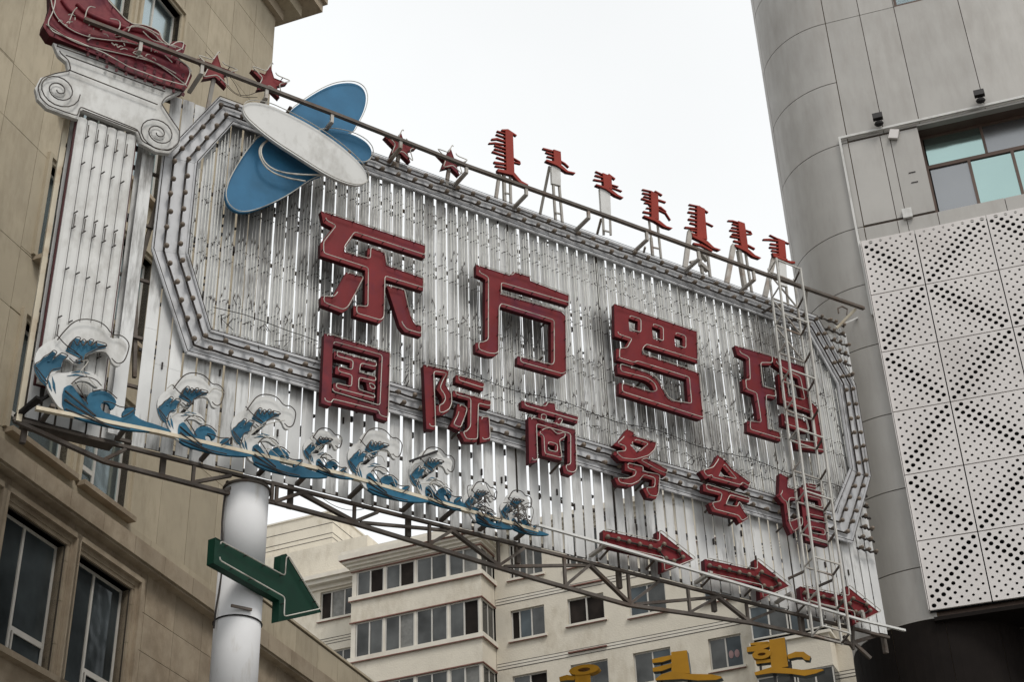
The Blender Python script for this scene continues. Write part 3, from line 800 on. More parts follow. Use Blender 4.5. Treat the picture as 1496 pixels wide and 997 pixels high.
def billboard():
    B = thing('billboard', 'huge silver slatted neon billboard on a steel truss spanning the street', 'billboard', SP, (0, 0, ZB))
    # slats: folded strips, four shared meshes
    variants = []
    for k in range(5):
        mb = MB(); h = SW / 2
        prof = [(-h, .012), (-h, 0), (-h * .35, -.004 - .003 * (k % 2)), (h * .3, -.002), (h, 0), (h, .012)]
        zz = [0]; z = 0
        while z < ZT - ZB - 1.2:
            z += rnd.uniform(1.3, 2.4); zz.append(min(z, ZT - ZB))
        if zz[-1] < ZT - ZB: zz.append(ZT - ZB)
        for j in range(len(zz) - 1):
            b = len(mb.v); o = (-.0025 if j % 2 else 0.0); x_ = rnd.uniform(-.003, .003)
            for zc in (zz[j], zz[j + 1]):
                mb.v += [(x + x_, y + o, zc) for x, y in prof]
            for i in range(5): mb.f.append((b + i, b + i + 1, b + i + 7, b + i + 6))
            mb.f.append((b + 5, b, b + 6, b + 11))
            mb.f.append((b + 5, b + 4, b + 3, b + 2, b + 1, b)); mb.f.append((b + 6, b + 7, b + 8, b + 9, b + 10, b + 11))
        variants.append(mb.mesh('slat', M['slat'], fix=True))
    us = []
    u = -3.52
    while u < 13.75:
        us.append(u); u += PITCH_S
    ph = us[0]
    # align the gaps with the photographed ones: gap centred on u = 1.063
    sh = ((1.063 - PITCH_S / 2 - us[0]) % PITCH_S)
    us = [x + sh for x in us]
    slat_us = []
    for u in us:
        if -2.17 < u < -1.93: continue
        slat_us.append(u)
        rt = rnd.uniform(-.0016, .0016)
        o = sub(B, variants[rnd.randrange(5)], 'slat', rel(B, u + rnd.uniform(-.005, .005), rnd.uniform(-.006, .006), ZB + rnd.uniform(-.02, .02)),
                rot=(0, rt, rnd.uniform(-.04, .04)), scale=(rnd.uniform(.95, 1.02) * (1.10 if u < -.1 else 1.13 if u < .95 else 1.0 if u < 9 else 1.09), 1, 1))
    # steel behind the slats
    P = MB()
    for z in (13.62, 14.6, 15.5, 16.6, 17.7, 18.8, 19.9, 20.5):
        P.box(-3.7, 13.7, .04, .09, z - .025, z + .025)
    P.build('purlin', M['steel'], B, fix=False)
    for i in range(9):
        u = -3.55 + i * 2.16
        MB().box(u - .04, u + .04, .10, .18, 13.2, 20.55).build('rear_post', M['steel'], B, fix=False)
    # left end post and wide loose slat
    MB().box(-3.74, -3.66, -.06, .02, ZB - .1, 19.35).build('end_post', M['cream'], B, fix=False)
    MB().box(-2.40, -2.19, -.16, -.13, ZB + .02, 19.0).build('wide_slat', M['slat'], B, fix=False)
    MB().bar((-1.95, .1, 18.4), (-2.25, .12, 16.0), .07).bar((-2.25, .1, 17.6), (-2.0, .12, 14.8), .06).build('left_bracing', M['steel'], B)
    # grey border plates of the octagon
    n = len(OUT)
    for i in range(n):
        a0, a1, b0, b1 = OUT[i], OUT[(i + 1) % n], INN[i], INN[(i + 1) % n]
        L = math.dist(a0, a1); k = max(1, round(L / 2.35))
        for j in range(k):
            e = .004
            t0, t1 = j / k + e / L, (j + 1) / k - e / L
            q = [lin(a0, a1, t0), lin(a0, a1, t1), lin(b0, b1, t1), lin(b0, b1, t0)]
            d = rnd.uniform(-.004, .004)
            mb = MB().prism(q, -.105 + d, -.085 + d)
            # rolled edges
            for p0, p1 in ((q[0], q[1]), (q[3], q[2])):
                mb.bar((p0[0], -.115 + d, p0[1]), (p1[0], -.115 + d, p1[1]), .05, .035, up=(0, 1, 0))
            mb.build('border_plate', M['border'], B)
        # little feet under the plates
    # two bulb cables around the border
    cnt = 0
    ball = MB().ball((0, -.075, -.01), .047, 8, 5).tube([(0, .0, 0), (0, -.05, 0)], .030, 6).mesh('light_bulb', M['bulb'], smooth=True)
    for kk in (.30, .70):
        path = [lin(OUT[i], INN[i], kk) for i in range(n)]
        cab = MB(); tot = 0; nxt = .12
        for i in range(n):
            p, q = path[i], path[(i + 1) % n]; L = math.dist(p, q)
            pts = []; m = max(2, int(L / .18))
            for j in range(m + 1):
                x, z = lin(p, q, j / m); sag = .007 * math.sin(j * 2.1 + i) - (.008 if j % 2 else 0)
                pts.append((x, -.145, z + sag))
            cab.tube(pts, .019, 5)
            while nxt < tot + L:
                x, z = lin(p, q, (nxt - tot) / L)
                if not (-1.0 < x < .2 and z > 20 and kk < .1):
                    sub(B, ball, 'light_bulb', rel(B, x, -.155, z), rot=(rnd.uniform(-.3, .3), 0, rnd.uniform(-.3, .3))); cnt += 1
                nxt += .352
            tot += L
        cab.build('bulb_cable', M['cable'], B)
    # zigzag strings of bulbs in the cut corners at the right end
    for zc, s_ in ((20.85, -1), (16.55, -1)):
        for r_ in range(6):
            z = zc - r_ * .26
            u0 = 13.12 + .12 * r_ if zc > 18 else 13.62 - .10 * r_
            ue = 13.86 if zc > 18 else 13.66
            pts = [(u0 + j * (ue - u0) / 10, -.12, z - .02 * math.sin(j * 2)) for j in range(11)]
            MB().tube(pts, .024, 5).build('bulb_cable', M['tube_dark'] if zc > 18 else M['cable'], B)
            x = u0 + .06
            while x < ue and cnt < 296:
                sub(B, ball, 'light_bulb', rel(B, x, -.13, z + .01), rot=(0, 0, rnd.uniform(-.6, .6)), scale=(.9, .9, .9)); cnt += 1
                x += .2
    for k in range(3):   # short slats behind the upper zigzag
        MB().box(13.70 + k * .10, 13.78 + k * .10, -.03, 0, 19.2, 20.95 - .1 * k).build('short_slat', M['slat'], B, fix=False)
    # vertical glass tubes inside the octagon, three to a slat, and their hooks
    T = MB(); H = MB(); E_ = MB()
    for u in slat_us:
        for k in (-1, 0, 1):
            x = u + k * .058 + rnd.uniform(-.004, .004)
            rg = in_range(x)
            if not rg: continue
            lo, hi = rg[0] + .05, rg[1] - .03
            z = hi - rnd.uniform(0, .1) - (.12 if k else 0)
            while z > lo + .3:
                L = rnd.choice((1.15, 1.2, 2.3, 1.1)) ; z2 = max(lo, z - L)
                if rnd.random() > .06:
                    dx = rnd.uniform(-.007, .007)
                    T.tube([(x, -.075, z), (x + dx, -.075, z2 + .03)], .0115, 5, cap=False)
                    E_.tube([(x, -.075, z), (x, -.04, z + .025)], .012, 4); E_.tube([(x + dx, -.075, z2 + .06), (x + dx, -.07, z2 + .0)], .0135, 4)
                    if rnd.random() < .08:
                        E_.tube([(x, -.08, z2 + .02), (x + rnd.uniform(-.05, .05), -.13, z2 - .07), (x + rnd.uniform(-.06, .06), -.09, z2 - .16)], .007, 4)
                z = z2 - .03
            for r_ in range(8):
                zz = 20.0 - (r_ // 2) * 1.12 - (r_ % 2) * .30 - (.04 if k else 0)
                if lo < zz < hi:
                    H.bar((x, -.0, zz), (x + .012, -.085 - .02 * (r_ % 2), zz - .03), .010, .010)
                    if rnd.random() < .12: H.bar((x, -.1, zz - .035), (x + .03, -.12, zz - .085), .009, .009)
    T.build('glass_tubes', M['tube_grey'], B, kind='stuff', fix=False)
    E_.build('tube_ends', M['tube_dark'], B, kind='stuff', fix=False)
    H.build('tube_hooks', M['cable'], B, kind='stuff', fix=False)
    # thin horizontal wires looping across the tubes and around the border
    Wm = MB()
    for z, u0, u1, y in ((16.35, -.9, 1.0, -.14), (16.55, 3.2, 13.0, -.13)):
        pts = []; m = int((u1 - u0) / .25)
        for j in range(m + 1):
            pts.append((u0 + (u1 - u0) * j / m, y, z + .04 * math.sin(j * .7) + rnd.uniform(-.012, .012)))
        Wm.tube(pts, .008, 4)
    for i in range(n):
        a, b = OUT[i], OUT[(i + 1) % n]
        Wm.tube([(a[0], -.17, a[1] + .01), (b[0], -.17, b[1] + .01)], .008, 4)
        a, b = INN[i], INN[(i + 1) % n]
        Wm.tube([(a[0], -.17, a[1]), (b[0], -.17, b[1])], .008, 4)
    for _ in range(60):
        u = rnd.uniform(-.8, 12.8); z = rnd.choice((15.95, 16.0, 16.15, 16.1)) + rnd.uniform(-.1, .15)
        Wm.tube([(u, -.1, z), (u + rnd.uniform(-.12, .12), -.16, z + rnd.uniform(.05, .2)), (u + rnd.uniform(-.25, .25), -.12, z + rnd.uniform(-.05, .12))], .007, 4)
    for _ in range(26):   # crossed loops stuck on the lower slats
        u = rnd.uniform(-2, 13.2); z = rnd.uniform(13.9, 15.2)
        Wm.box(u - .012, u + .012, -.03, 0, z, z + .12)
    Wm.build('loose_wires', M['cable'], B, kind='stuff', fix=False)
    # hanging clutter blocks in the gaps (clips that tie slats to the purlins)
    K = MB()
    for u in us:
        for _ in range(4):
            z = rnd.uniform(13.7, 20.4)
            K.box(u + PITCH_S / 2 - .025, u + PITCH_S / 2 + .02, .005, .045, z, z + rnd.choice((.03, .05, .10)))
    K.build('clips', M['black'], B, kind='stuff', fix=False)
    # bottom chord, posts and diagonals of the truss
    low = [(-3.76, 13.46), (-2.35, 13.15), (-.39, 13.12), (.44, 13.16), (1.89, 13.13), (3.24, 13.05), (5.32, 12.92), (7.31, 12.84), (8.6, 12.95), (10.16, 13.07), (12.7, 13.14)]
    def lz(u):
        for (a, b), (c, d) in zip(low, low[1:]):
            if a <= u <= c: return b + (d - b) * (u - a) / (c - a)
        return low[-1][1]
    for (a, b), (c, d) in zip(low, low[1:]):
        MB().bar((a, 0, b), (c, 0, d), .07, .06).build('lower_chord', M['steel'], B, fix=False)
    MB().box(-3.78, 13.72, -.04, .02, ZB - .09, ZB - .04).build('front_chord', M['steel'], B, fix=False)
    lows = [S_(152, 674)[0], S_(281, 707)[0]] + [S_(x, y)[0] for x, y in ((403, 738), (517, 765), (627, 794), (728, 818), (825, 843), (919, 867), (1007, 887), (1093, 909), (1170, 925))]
    ups = [S_(184, 650)[0], S_(338, 690)[0]] + [S_(x, y)[0] for x, y in ((440, 712), (552, 741), (660, 768), (765, 795), (861, 818), (961, 845), (1048, 868), (1130, 890))]
    V_ = None
    for i, u in enumerate(lows):
        z = lz(u)
        if i > 0: MB().box(u - .025, u + .025, -.03, .02, z, ZB - .10).build('truss_post', M['steel'], B, fix=False)
        if i < len(ups):
            MB().bar((u, 0, z + .03), (ups[i], -.005, ZB - .10), .06, .05).build('truss_diagonal', M['steel'], B, fix=False)
        if i in (3, 5, 7, 9):
            MB().bar((ups[i - 1], 0, ZB - .10), (u, .0, z + .03), .075, .06).build('truss_diagonal', M['steel'], B, fix=False)
            j = min(i + 1, len(ups) - 1)
            if i < 9: MB().bar((u + .12, .01, z + .05), (ups[j], .01, ZB - .10), .05, .05).build('truss_cross_member', M['steel'], B, fix=False)
    # steel that carries the board at the column head
    for a, b in (((-.42, -.02, 13.14), (.06, -.02, 13.46)), ((.42, -.02, 13.16), (.95, -.02, 13.47)), ((-.35, .1, 13.36), (.35, .1, 13.36)), ((.38, -.02, 13.16), (.38, -.02, 13.46))): MB().bar(a, b, .05).build('head_bracket', M['steel'], B)
    MB().box(-3.6, -2.2, .03, .3, ZB - .03, 14.25).build('dark_tray', M['steel'], B, fix=False)
    # ragged tin and bracket at the left tip
    MB().bar((-3.55, -.4, 13.7), (-3.72, .05, 13.55), .09, .05).bar((-3.5, -.35, 13.65), (-3.45, -.1, 14.05), .05).bar((-3.62, -.2, 13.6), (-3.3, -.45, 13.9), .04).build('tip_bracket', M['black'], B)
    return B
BB = billboard()

# rails carried on short arms in front of the board
def rail_thing(name, label, pts_px, off, m, wid, arms, zarm, arm_m, post_h=.0, segs=None):
    P = [S_(x, y, off) for x, y in pts_px]
    R_ = thing(name, label, 'rail', SP, (P[0][0], -off, P[0][1]))
    for a, b in zip(P, P[1:]):
        MB().bar((a[0], -off, a[1]), (b[0], -off, b[1]), wid, wid * .85).build('rail', m, R_, fix=False)
    def zr(u):
        for a, b in zip(P, P[1:]):
            if a[0] <= u <= b[0]: return a[1] + (b[1] - a[1]) * (u - a[0]) / (b[0] - a[0])
        return P[-1][1]
    for u in arms:
        z = zr(u)
        mb = MB().bar((u, -.03, zarm), (u + .0, -off, zarm + .02), .07, .05)
        if abs(z - zarm) > .1: mb.box(u - .03, u + .03, -off - .02, -off + .03, min(z, zarm), max(z, zarm))
        mb.build('arm', arm_m, R_, fix=False)
    return R_
arms_px = [(203, 85), (292, 130), (388, 155), (484, 197), (585, 235), (682, 275), (770, 305), (862, 343), (948, 375), (1024, 400), (1105, 428)]
top_rail = rail_thing('light_rail', 'long dark steel rail in front of the stars along the top of the billboard', [(123, 28), (300, 94.5), (500, 171), (680, 242), (900, 321), (1118, 401), (1262, 451)], .58, M['steel'], .075,
           [S_(x, y, .58)[0] for x, y in arms_px], 20.78, M['steel_grey'])
bot_rail = rail_thing('cream_rail', 'cream painted rail on arms running under the row of blue waves', [(52, 597), (230, 632), (500, 694), (785, 777)], .50, M['cream'], .07,
           [S_(x, y, .5)[0] for x, y in ((75, 612), (185, 640), (310, 670), (395, 690), (452, 704), (530, 722), (608, 742), (665, 757), (722, 772), (775, 786))], 13.56, M['steel'])
wh_rail = rail_thing('white_rail', 'thin white rail on arms under the three red arrows', [(786, 768), (900, 800), (1100, 860), (1262, 908), (1322, 922)], .50, M['whitepaint'], .05,
           [S_(x, y, .5)[0] for x, y in ((885, 800), (1040, 842), (1158, 875), (1262, 905))], 13.60, M['steel_grey'])

# ============================================================ LETTERS
def letter(name, label, cat, strokes, off, depth, m=None, group=None, side=None, ins=.022, standoff=.075, tube=True, plane=SP, tube_m=None, stays=True, r=.0085):
    """strokes: list of (outer_px, [hole_px...]) traced on the letter's front plane"""
    U = [([plane.uz(x, y, off) for x, y in o], [[plane.uz(x, y, off) for x, y in h] for h in hs]) for o, hs in strokes]
    return letter_uz(name, label, cat, U, off, depth, m, group, ins, standoff, tube, plane, tube_m, stays, r)
def letter_uz(name, label, cat, U, off, depth, m=None, group=None, ins=.05, standoff=.10, tube=True, plane=SP, tube_m=None, stays=True, r=.0105, mats=None):
    allp = [p for o, _ in U for p in o]
    u0, z0 = min(p[0] for p in allp), min(p[1] for p in allp); u1, z1 = max(p[0] for p in allp), max(p[1] for p in allp)
    R_ = thing(name, label, cat, plane, ((u0 + u1) / 2, -off, z0), group)
    for i, (o, hs) in enumerate(U):
        d = .004 * i
        mm = mats[i] if mats else (m or M['red'])
        mb = MB().prism(o, -off - d, -off + .012 - d, hs)
        MB().prism(o, -off + .0125 - d, -off + depth - d, hs).build('return', M['green'] if mm is M['green'] else M['maroon'], R_)
        lip = MB()
        mb.build('stroke_face', mm, R_)
        for q in [o]:
            for a, b in zip(q, q[1:] + q[:1]):
                if math.dist(a, b) > .04:
                    lip.bar((a[0], -off - .004 - d, a[1]), (b[0], -off - .004 - d, b[1]), .010, .008)
        lip.build('lip', mm, R_, fix=False)
    if tube:
        T = MB(); K = MB()
        for i, (o, hs) in enumerate(U):
            for q, s_ in [(o, 1)] + [(h, -1) for h in hs]:
                t = rounded(inset(q, ins * s_), .05)
                y = -off - standoff
                # leave a small gap where the two electrodes meet
                pts = [(x, y, z) for x, z in t]
                T.tube(pts, r, 5)
                L = sum(math.dist(a, b) for a, b in zip(t, t[1:]))
                acc = 0; nx = .2
                for a, b in zip(t, t[1:]):
                    l = math.dist(a, b)
                    while nx < acc + l:
                        x, z = lin(a, b, (nx - acc) / l); K.bar((x, -off, z), (x, y, z - .005), .012, .012); nx += .42
                    acc += l
        T.build('neon_tube', tube_m or M['tube'], R_, fix=False)
        K.build('tube_supports', M['cable'], R_, kind='stuff', fix=False)
    if stays:
        o = U[0][0]
        for fx, fz in ((.2, .25), (.8, .25), (.2, .8), (.8, .8)):
            x, z = u0 + (u1 - u0) * fx, z0 + (z1 - z0) * fz
            q = min(allp, key=lambda p: math.dist(p, (x, z)))
            c = ((q[0] * .8 + (u0 + u1) / 2 * .2), (q[1] * .8 + (z0 + z1) / 2 * .2))
            MB().bar((c[0], -off + depth * .9, c[1]), (c[0] - .05, .0, c[1] - .12), .03).build('stay', M['steel'], R_, fix=False)
    return R_
A, Bz = Z(440, 290, 7.48), Z(440, 380, 7.48)
east = [(A([(215, 142), (375, 195), (1348, 518), (1345, 655), (570, 402), (462, 558), (475, 592), (722, 668), (728, 555), (765, 545), (905, 600), (925, 735), (1325, 875)]) + Bz([(1328, 340), (905, 212), (895, 650), (855, 695), (572, 612), (572, 505), (695, 520), (700, 115)]) + A([(212, 628), (212, 492), (345, 322), (242, 268)]), []),
        (Bz([(490, 140), (680, 198), (585, 390), (500, 545), (440, 580), (215, 492), (215, 402), (325, 412), (355, 385)]), []),
        (Bz([(935, 288), (1118, 335), (1150, 490), (1198, 645), (1240, 712), (1305, 730), (1305, 842), (1125, 790), (1075, 725)]), [])]
Cz, Dz = Z(670, 370, 8.311), Z(670, 450, 8.311)
fang = [(Cz([(212, 145), (620, 278), (660, 232), (860, 290), (865, 340), (1330, 520), (1330, 640), (505, 395), (505, 505), (1240, 715), (1290, 765)]) + Dz([(1300, 800), (1240, 838), (712, 688), (715, 592), (1105, 700), (1122, 670), (1122, 180), (500, -15), (478, 20), (475, 560), (435, 592), (350, 588), (208, 538), (205, 430), (270, 425), (322, 400)]) + Cz([(325, 325), (290, 300), (215, 268)]), [])]
Ez, Fz = Z(880, 430, 9.067), Z(880, 520, 9.067)
luo = [(Ez([(158, 132), (1245, 500), (1255, 915), (560, 700), (515, 748), (522, 800)]) + Fz([(1270, 235), (1330, 835), (1290, 850), (222, 508), (222, 362), (630, 490), (685, 470), (655, 395), (600, 350), (540, 322), (205, 240), (195, 112), (560, 225), (650, 268), (730, 340), (850, 560), (915, 608), (1140, 640), (1112, 318), (435, 105), (400, 128), (190, 62)]) + Ez([(185, 840), (188, 728), (288, 722), (345, 620), (165, 560)]),
        [Ez([(345, 320), (470, 362), (470, 515), (358, 485)]), Ez([(655, 430), (765, 470), (768, 630), (670, 590)]), Ez([(955, 545), (1065, 585), (1065, 725), (965, 690)])])]
Gz, Hz = Z(1060, 490, 9.067), Z(1060, 580, 9.067)
ma = [(Gz([(120, 140), (600, 285), (600, 400), (445, 398), (478, 688), (640, 732), (648, 850), (520, 825)]) + Hz([(520, 70), (555, 430), (705, 480), (722, 595), (285, 465), (285, 325), (430, 350), (405, 170), (378, 15)]) + Gz([(372, 795), (238, 742), (222, 590), (285, 600), (272, 320), (155, 262)]), []),
      (Gz([(608, 288), (1055, 430), (1108, 880)]) + Hz([(1200, 140), (1300, 742), (935, 695), (918, 578), (1170, 612), (1115, 225), (722, 80)]) + Gz([(690, 520), (790, 552), (822, 815), (1008, 862), (950, 582), (765, 492), (640, 400)]), []),
      (Hz([(735, 228), (1010, 310), (1060, 345), (1090, 480), (1040, 478), (745, 385)]), [])]
GB = 'large red channel letters of the upper line'
letter('channel_letter', 'large red channel letter 东, first of the upper line', 'sign letter', east, .36, .10, group=GB)
letter('channel_letter', 'large red channel letter 方, between 东 and 罗', 'sign letter', fang, .36, .10, group=GB)
letter('channel_letter', 'large red channel letter 罗 with three small square holes', 'sign letter', luo, .36, .10, group=GB)
letter('channel_letter', 'large red channel letter 玛 standing behind the white ladder tower', 'sign letter', ma, .36, .10, group=GB)
k = Z(450, 475, 6.647)
guo = [(k([(160, 88), (790, 275), (768, 935), (668, 905), (660, 858), (228, 752), (215, 790), (130, 762)]), [k([(240, 192), (690, 318), (668, 790), (228, 658)])]),
       (k([(252, 262), (655, 372), (652, 440), (500, 402), (490, 470), (650, 515), (645, 580), (484, 540), (480, 640), (640, 690), (636, 745), (242, 640), (246, 570), (392, 608), (398, 515), (262, 478), (268, 408), (402, 445), (408, 372), (250, 330)]), []),
       (k([(560, 560), (640, 600), (640, 660), (575, 640)]), [])]
k = Z(605, 520, 6.647)
ji = [(k([(92, 92), (335, 152), (300, 282), (350, 370), (355, 480), (330, 545), (270, 580), (215, 580), (215, 488), (250, 480), (275, 440), (268, 400), (218, 330), (250, 250), (282, 195), (180, 180), (198, 722), (120, 712)]), []),
      (k([(405, 192), (672, 272), (665, 345), (400, 262)]), []),
      (k([(375, 345), (738, 448), (730, 520), (612, 490), (603, 842), (482, 838), (440, 748), (480, 745), (518, 700), (520, 438), (372, 400)]), []),
      (k([(420, 475), (508, 518), (490, 590), (435, 732), (345, 690), (400, 580)]), []),
      (k([(625, 602), (715, 600), (728, 830), (635, 850)]), [])]
k = Z(745, 570, 7.12)
shang = [(k([(120, 115), (345, 180), (365, 132), (460, 148), (470, 215), (705, 285), (697, 352), (500, 290), (470, 330), (540, 372), (560, 300), (125, 185)]) if False else k([(120, 115), (345, 180), (365, 132), (460, 148), (470, 215), (705, 285), (697, 352), (122, 188)]), []),
         (k([(192, 288), (672, 420), (682, 852), (640, 892), (560, 868), (545, 792), (598, 785), (598, 482), (262, 385), (275, 755), (200, 765)]), []),
         (k([(295, 255), (375, 275), (352, 352), (290, 330)]), []), (k([(480, 300), (545, 318), (500, 400), (440, 385)]), []),
         (k([(320, 415), (400, 400), (470, 470), (560, 440), (560, 520), (500, 545), (530, 740), (330, 690), (320, 500), (262, 470)]), [k([(385, 568), (462, 590), (460, 655), (385, 638)])])]
k = Z(880, 610, 7.382)
wu = [(k([(265, 130), (332, 168), (332, 205), (575, 278), (550, 370), (480, 440), (330, 485), (190, 470), (122, 405), (128, 378), (218, 372), (220, 338), (118, 300), (190, 235)]), [k([(345, 268), (455, 305), (370, 378), (300, 300)])]),
      (k([(415, 455), (475, 450), (695, 570), (675, 640), (570, 592), (372, 482)]), []),
      (k([(240, 498), (430, 545), (420, 592), (605, 630), (592, 835), (568, 885), (480, 870), (430, 770), (530, 762), (535, 680), (425, 650), (380, 712), (290, 755), (160, 735), (125, 660), (240, 668), (318, 640), (330, 602), (240, 580)]), [])]
k = Z(1005, 650, 7.667)
hui = [(k([(330, 120), (410, 180), (480, 270), (692, 430), (662, 500), (590, 450), (570, 482), (240, 392), (238, 370), (190, 388), (130, 300), (250, 262), (300, 190)]), [k([(385, 250), (505, 392), (345, 352)])]),
       (k([(168, 445), (682, 602), (675, 655), (450, 592), (410, 682), (520, 702), (545, 630), (668, 830), (578, 888), (540, 822), (270, 752), (230, 660), (328, 642), (345, 570), (172, 525)]), [])]
k = Z(1120, 680, 7.973)
guan = [(k([(152, 100), (246, 150), (236, 262), (330, 292), (336, 412), (246, 410), (236, 440), (250, 662), (395, 605), (400, 720), (282, 808), (230, 690), (200, 450), (180, 442), (115, 362), (146, 330)]), []),
        (k([(382, 262), (642, 322), (715, 950), (452, 880)]), [k([(425, 375), (598, 420), (610, 500), (432, 455)]), k([(450, 592), (660, 642), (665, 682), (460, 640)]), k([(492, 742), (640, 775), (645, 822), (498, 795)])]),
        (k([(440, 215), (560, 235), (565, 290), (445, 265)]), [])]
GS = 'smaller red channel letters of the lower line'
for st, ch, lab in ((guo, '国', 'smaller purplish red channel letter 国 in a square frame'), (ji, '际', 'smaller red channel letter 际, second of the lower line'),
                    (shang, '商', 'smaller dark red channel letter 商 above the last blue waves'), (wu, '务', 'smaller red channel letter 务 below the big 罗'),
                    (hui, '会', 'smaller red channel letter 会 with a roof shaped top'), (guan, '馆', 'smaller dark red channel letter 馆 partly behind the white ladder tower')):
    letter('channel_letter', lab, 'sign letter', st, .40, .11, m=M['red_old'] if ch in '国商馆' else M['red'], group=GS, ins=.02, r=.008)

# red arrows: one traced, two copies
k = Z(860, 760, 9.0625)
ar = [(k([(190, 142), (905, 305), (905, 158), (935, 168), (1390, 530), (970, 698), (965, 520), (195, 348)]), [])]
arrow = letter('arrow_sign', 'red arrow with bulbs pointing right, leftmost of the three red arrows', 'arrow sign', ar, .34, .12, group='red arrows along the bottom of the billboard', ins=.0, standoff=.08)
ab = MB().ball((0, -.07, 0), .055, 8, 5).tube([(0, .02, 0), (0, -.04, 0)], .03, 6).mesh('light_bulb', M['bulb'], smooth=True)
cabp = []
bl = k([(245, 232), (385, 262), (525, 295), (668, 330), (808, 362), (928, 400), (990, 330), (1190, 418), (1240, 502), (1120, 552), (1015, 518)])
for x, y in bl:
    u, z = S_(x, y, .38); sub(arrow, ab, 'light_bulb', rel(arrow, u, -.35, z), scale=(.78, .78, .78)); cabp.append((u, z))
cm = MB().tube([(x, -.375, z) for x, z in cabp[:6]], .02, 5).tube([(x, -.375, z) for x, z in [cabp[5]] + cabp[6:] + [cabp[5]]], .02, 5)
cm.build('bulb_cable', M['cable'], arrow)
def copy_tree(o, parent=None):
    c = o.copy(); C.objects.link(c); c.parent = parent
    for ch in list(o.children): copy_tree(ch, c)
    return c
u1 = S_(1013.4, 818.5, .34); 
for (x, y), lab in (((1153.0, 858), 'red arrow with bulbs pointing right, middle of the three red arrows'), ((1284, 895.6), 'red arrow with bulbs pointing right, behind the foot of the white ladder tower')):
    c = copy_tree(arrow); q = S_(x, y, .34)
    c.location = Vector(arrow.location) + SP.t * (q[0] - u1[0]) + Vector((0, 0, q[1] - u1[1])); c['label'] = lab

# ============================================================ SATELLITE SHAPE
k = Z(300, 80, 3.735)
sat = [(smooth(k([(430, 330), (560, 232), (680, 165), (790, 148), (855, 172), (880, 225), (868, 300), (830, 375), (795, 440), (700, 430), (620, 430), (500, 360)]), it=2), .30, 'blue', 'wing'),
       (smooth(k([(600, 430), (640, 410), (720, 412), (810, 435), (880, 475), (912, 525), (895, 575), (850, 597), (740, 540)]), it=2), .36, 'blue', 'wing'),
       (smooth(k([(310, 425), (420, 500), (560, 590), (665, 652), (570, 680), (450, 770), (300, 842), (195, 868), (130, 835), (105, 775), (122, 700), (170, 610), (230, 520)]), it=2), .34, 'blue', 'wing'),
       (smooth(k([(200, 285), (235, 255), (330, 265), (450, 318), (600, 398), (740, 495), (850, 595), (888, 665), (872, 705), (820, 716), (740, 695), (640, 645), (500, 555), (370, 472), (270, 392), (212, 335)]), it=2), .62, 'whitepaint', 'hull')]
ss = thing('satellite_emblem', 'blue winged emblem with a long grey oval body at the upper left of the billboard', 'emblem', SP, (0, -.3, 19), None)
for poly, off, mm, nm in sat:
    P = [S_(x, y, off) for x, y in poly]
    MB().prism(P, -off, -off + .06).build(nm, M[mm], ss)
    MB().tube([(x, -off - .05, z) for x, z in inset(P, -.01) + [inset(P, -.01)[0]]], .009, 5).build('neon_tube', M['tube'], ss)
P = [S_(x, y, .5) for x, y in smooth(k([(360, 455), (310, 490), (300, 540), (330, 600), (400, 640), (520, 655), (650, 655)]), closed=False)]
MB().tube([(x, -.5, z) for x, z in P], .016, 5).build('neon_tube', M['tube'], ss)
P = [S_(x, y, .48) for x, y in smooth(k([(350, 455), (295, 500), (295, 560), (340, 630), (430, 670), (545, 690)]), closed=False)]
MB().tube([(x, -.48, z) for x, z in P], .016, 5).build('neon_tube', M['tube'], ss)
for x, y in ((440, 320), (560, 470), (760, 560)): 
    u, z = S_(*k([(x, y)])[0], .3); MB().bar((u, -.5, z), (u, .0, z - .1), .05).build('stay', M['steel'], ss)

# ============================================================ STARS
def star(cx, cy, R_px, lab, rot=0, off=.25):
    u, z = S_(cx, cy, off); R_ = .38 * R_px
    pts = []
    for i in range(10):
        a = math.pi / 2 + math.pi * i / 5 + rot; r_ = R_ if i % 2 == 0 else R_ * .40
        pts.append((u + r_ * math.cos(a), z + r_ * math.sin(a)))
    s = letter_uz('star', lab, 'star', [(pts, [])], off, .10, M['red'], 'red five pointed stars on the billboard', ins=-.015, standoff=.09, stays=False)
    MB().bar((u, -off + .05, z - .1), (u - .0, -.02, 20.5), .07, .05).build('post', M['steel_grey'], s)
    return s
star(315, 103, 1.0, 'red star standing right beside the red castle shape')
star(393, 119, 1.0, 'red star against the edge of the stone building, left of the blue wing')
star(585, 215, .95, 'red star against the sky just right of the blue wing')
star(658, 236, .88, 'red star against the sky, nearest the red script')

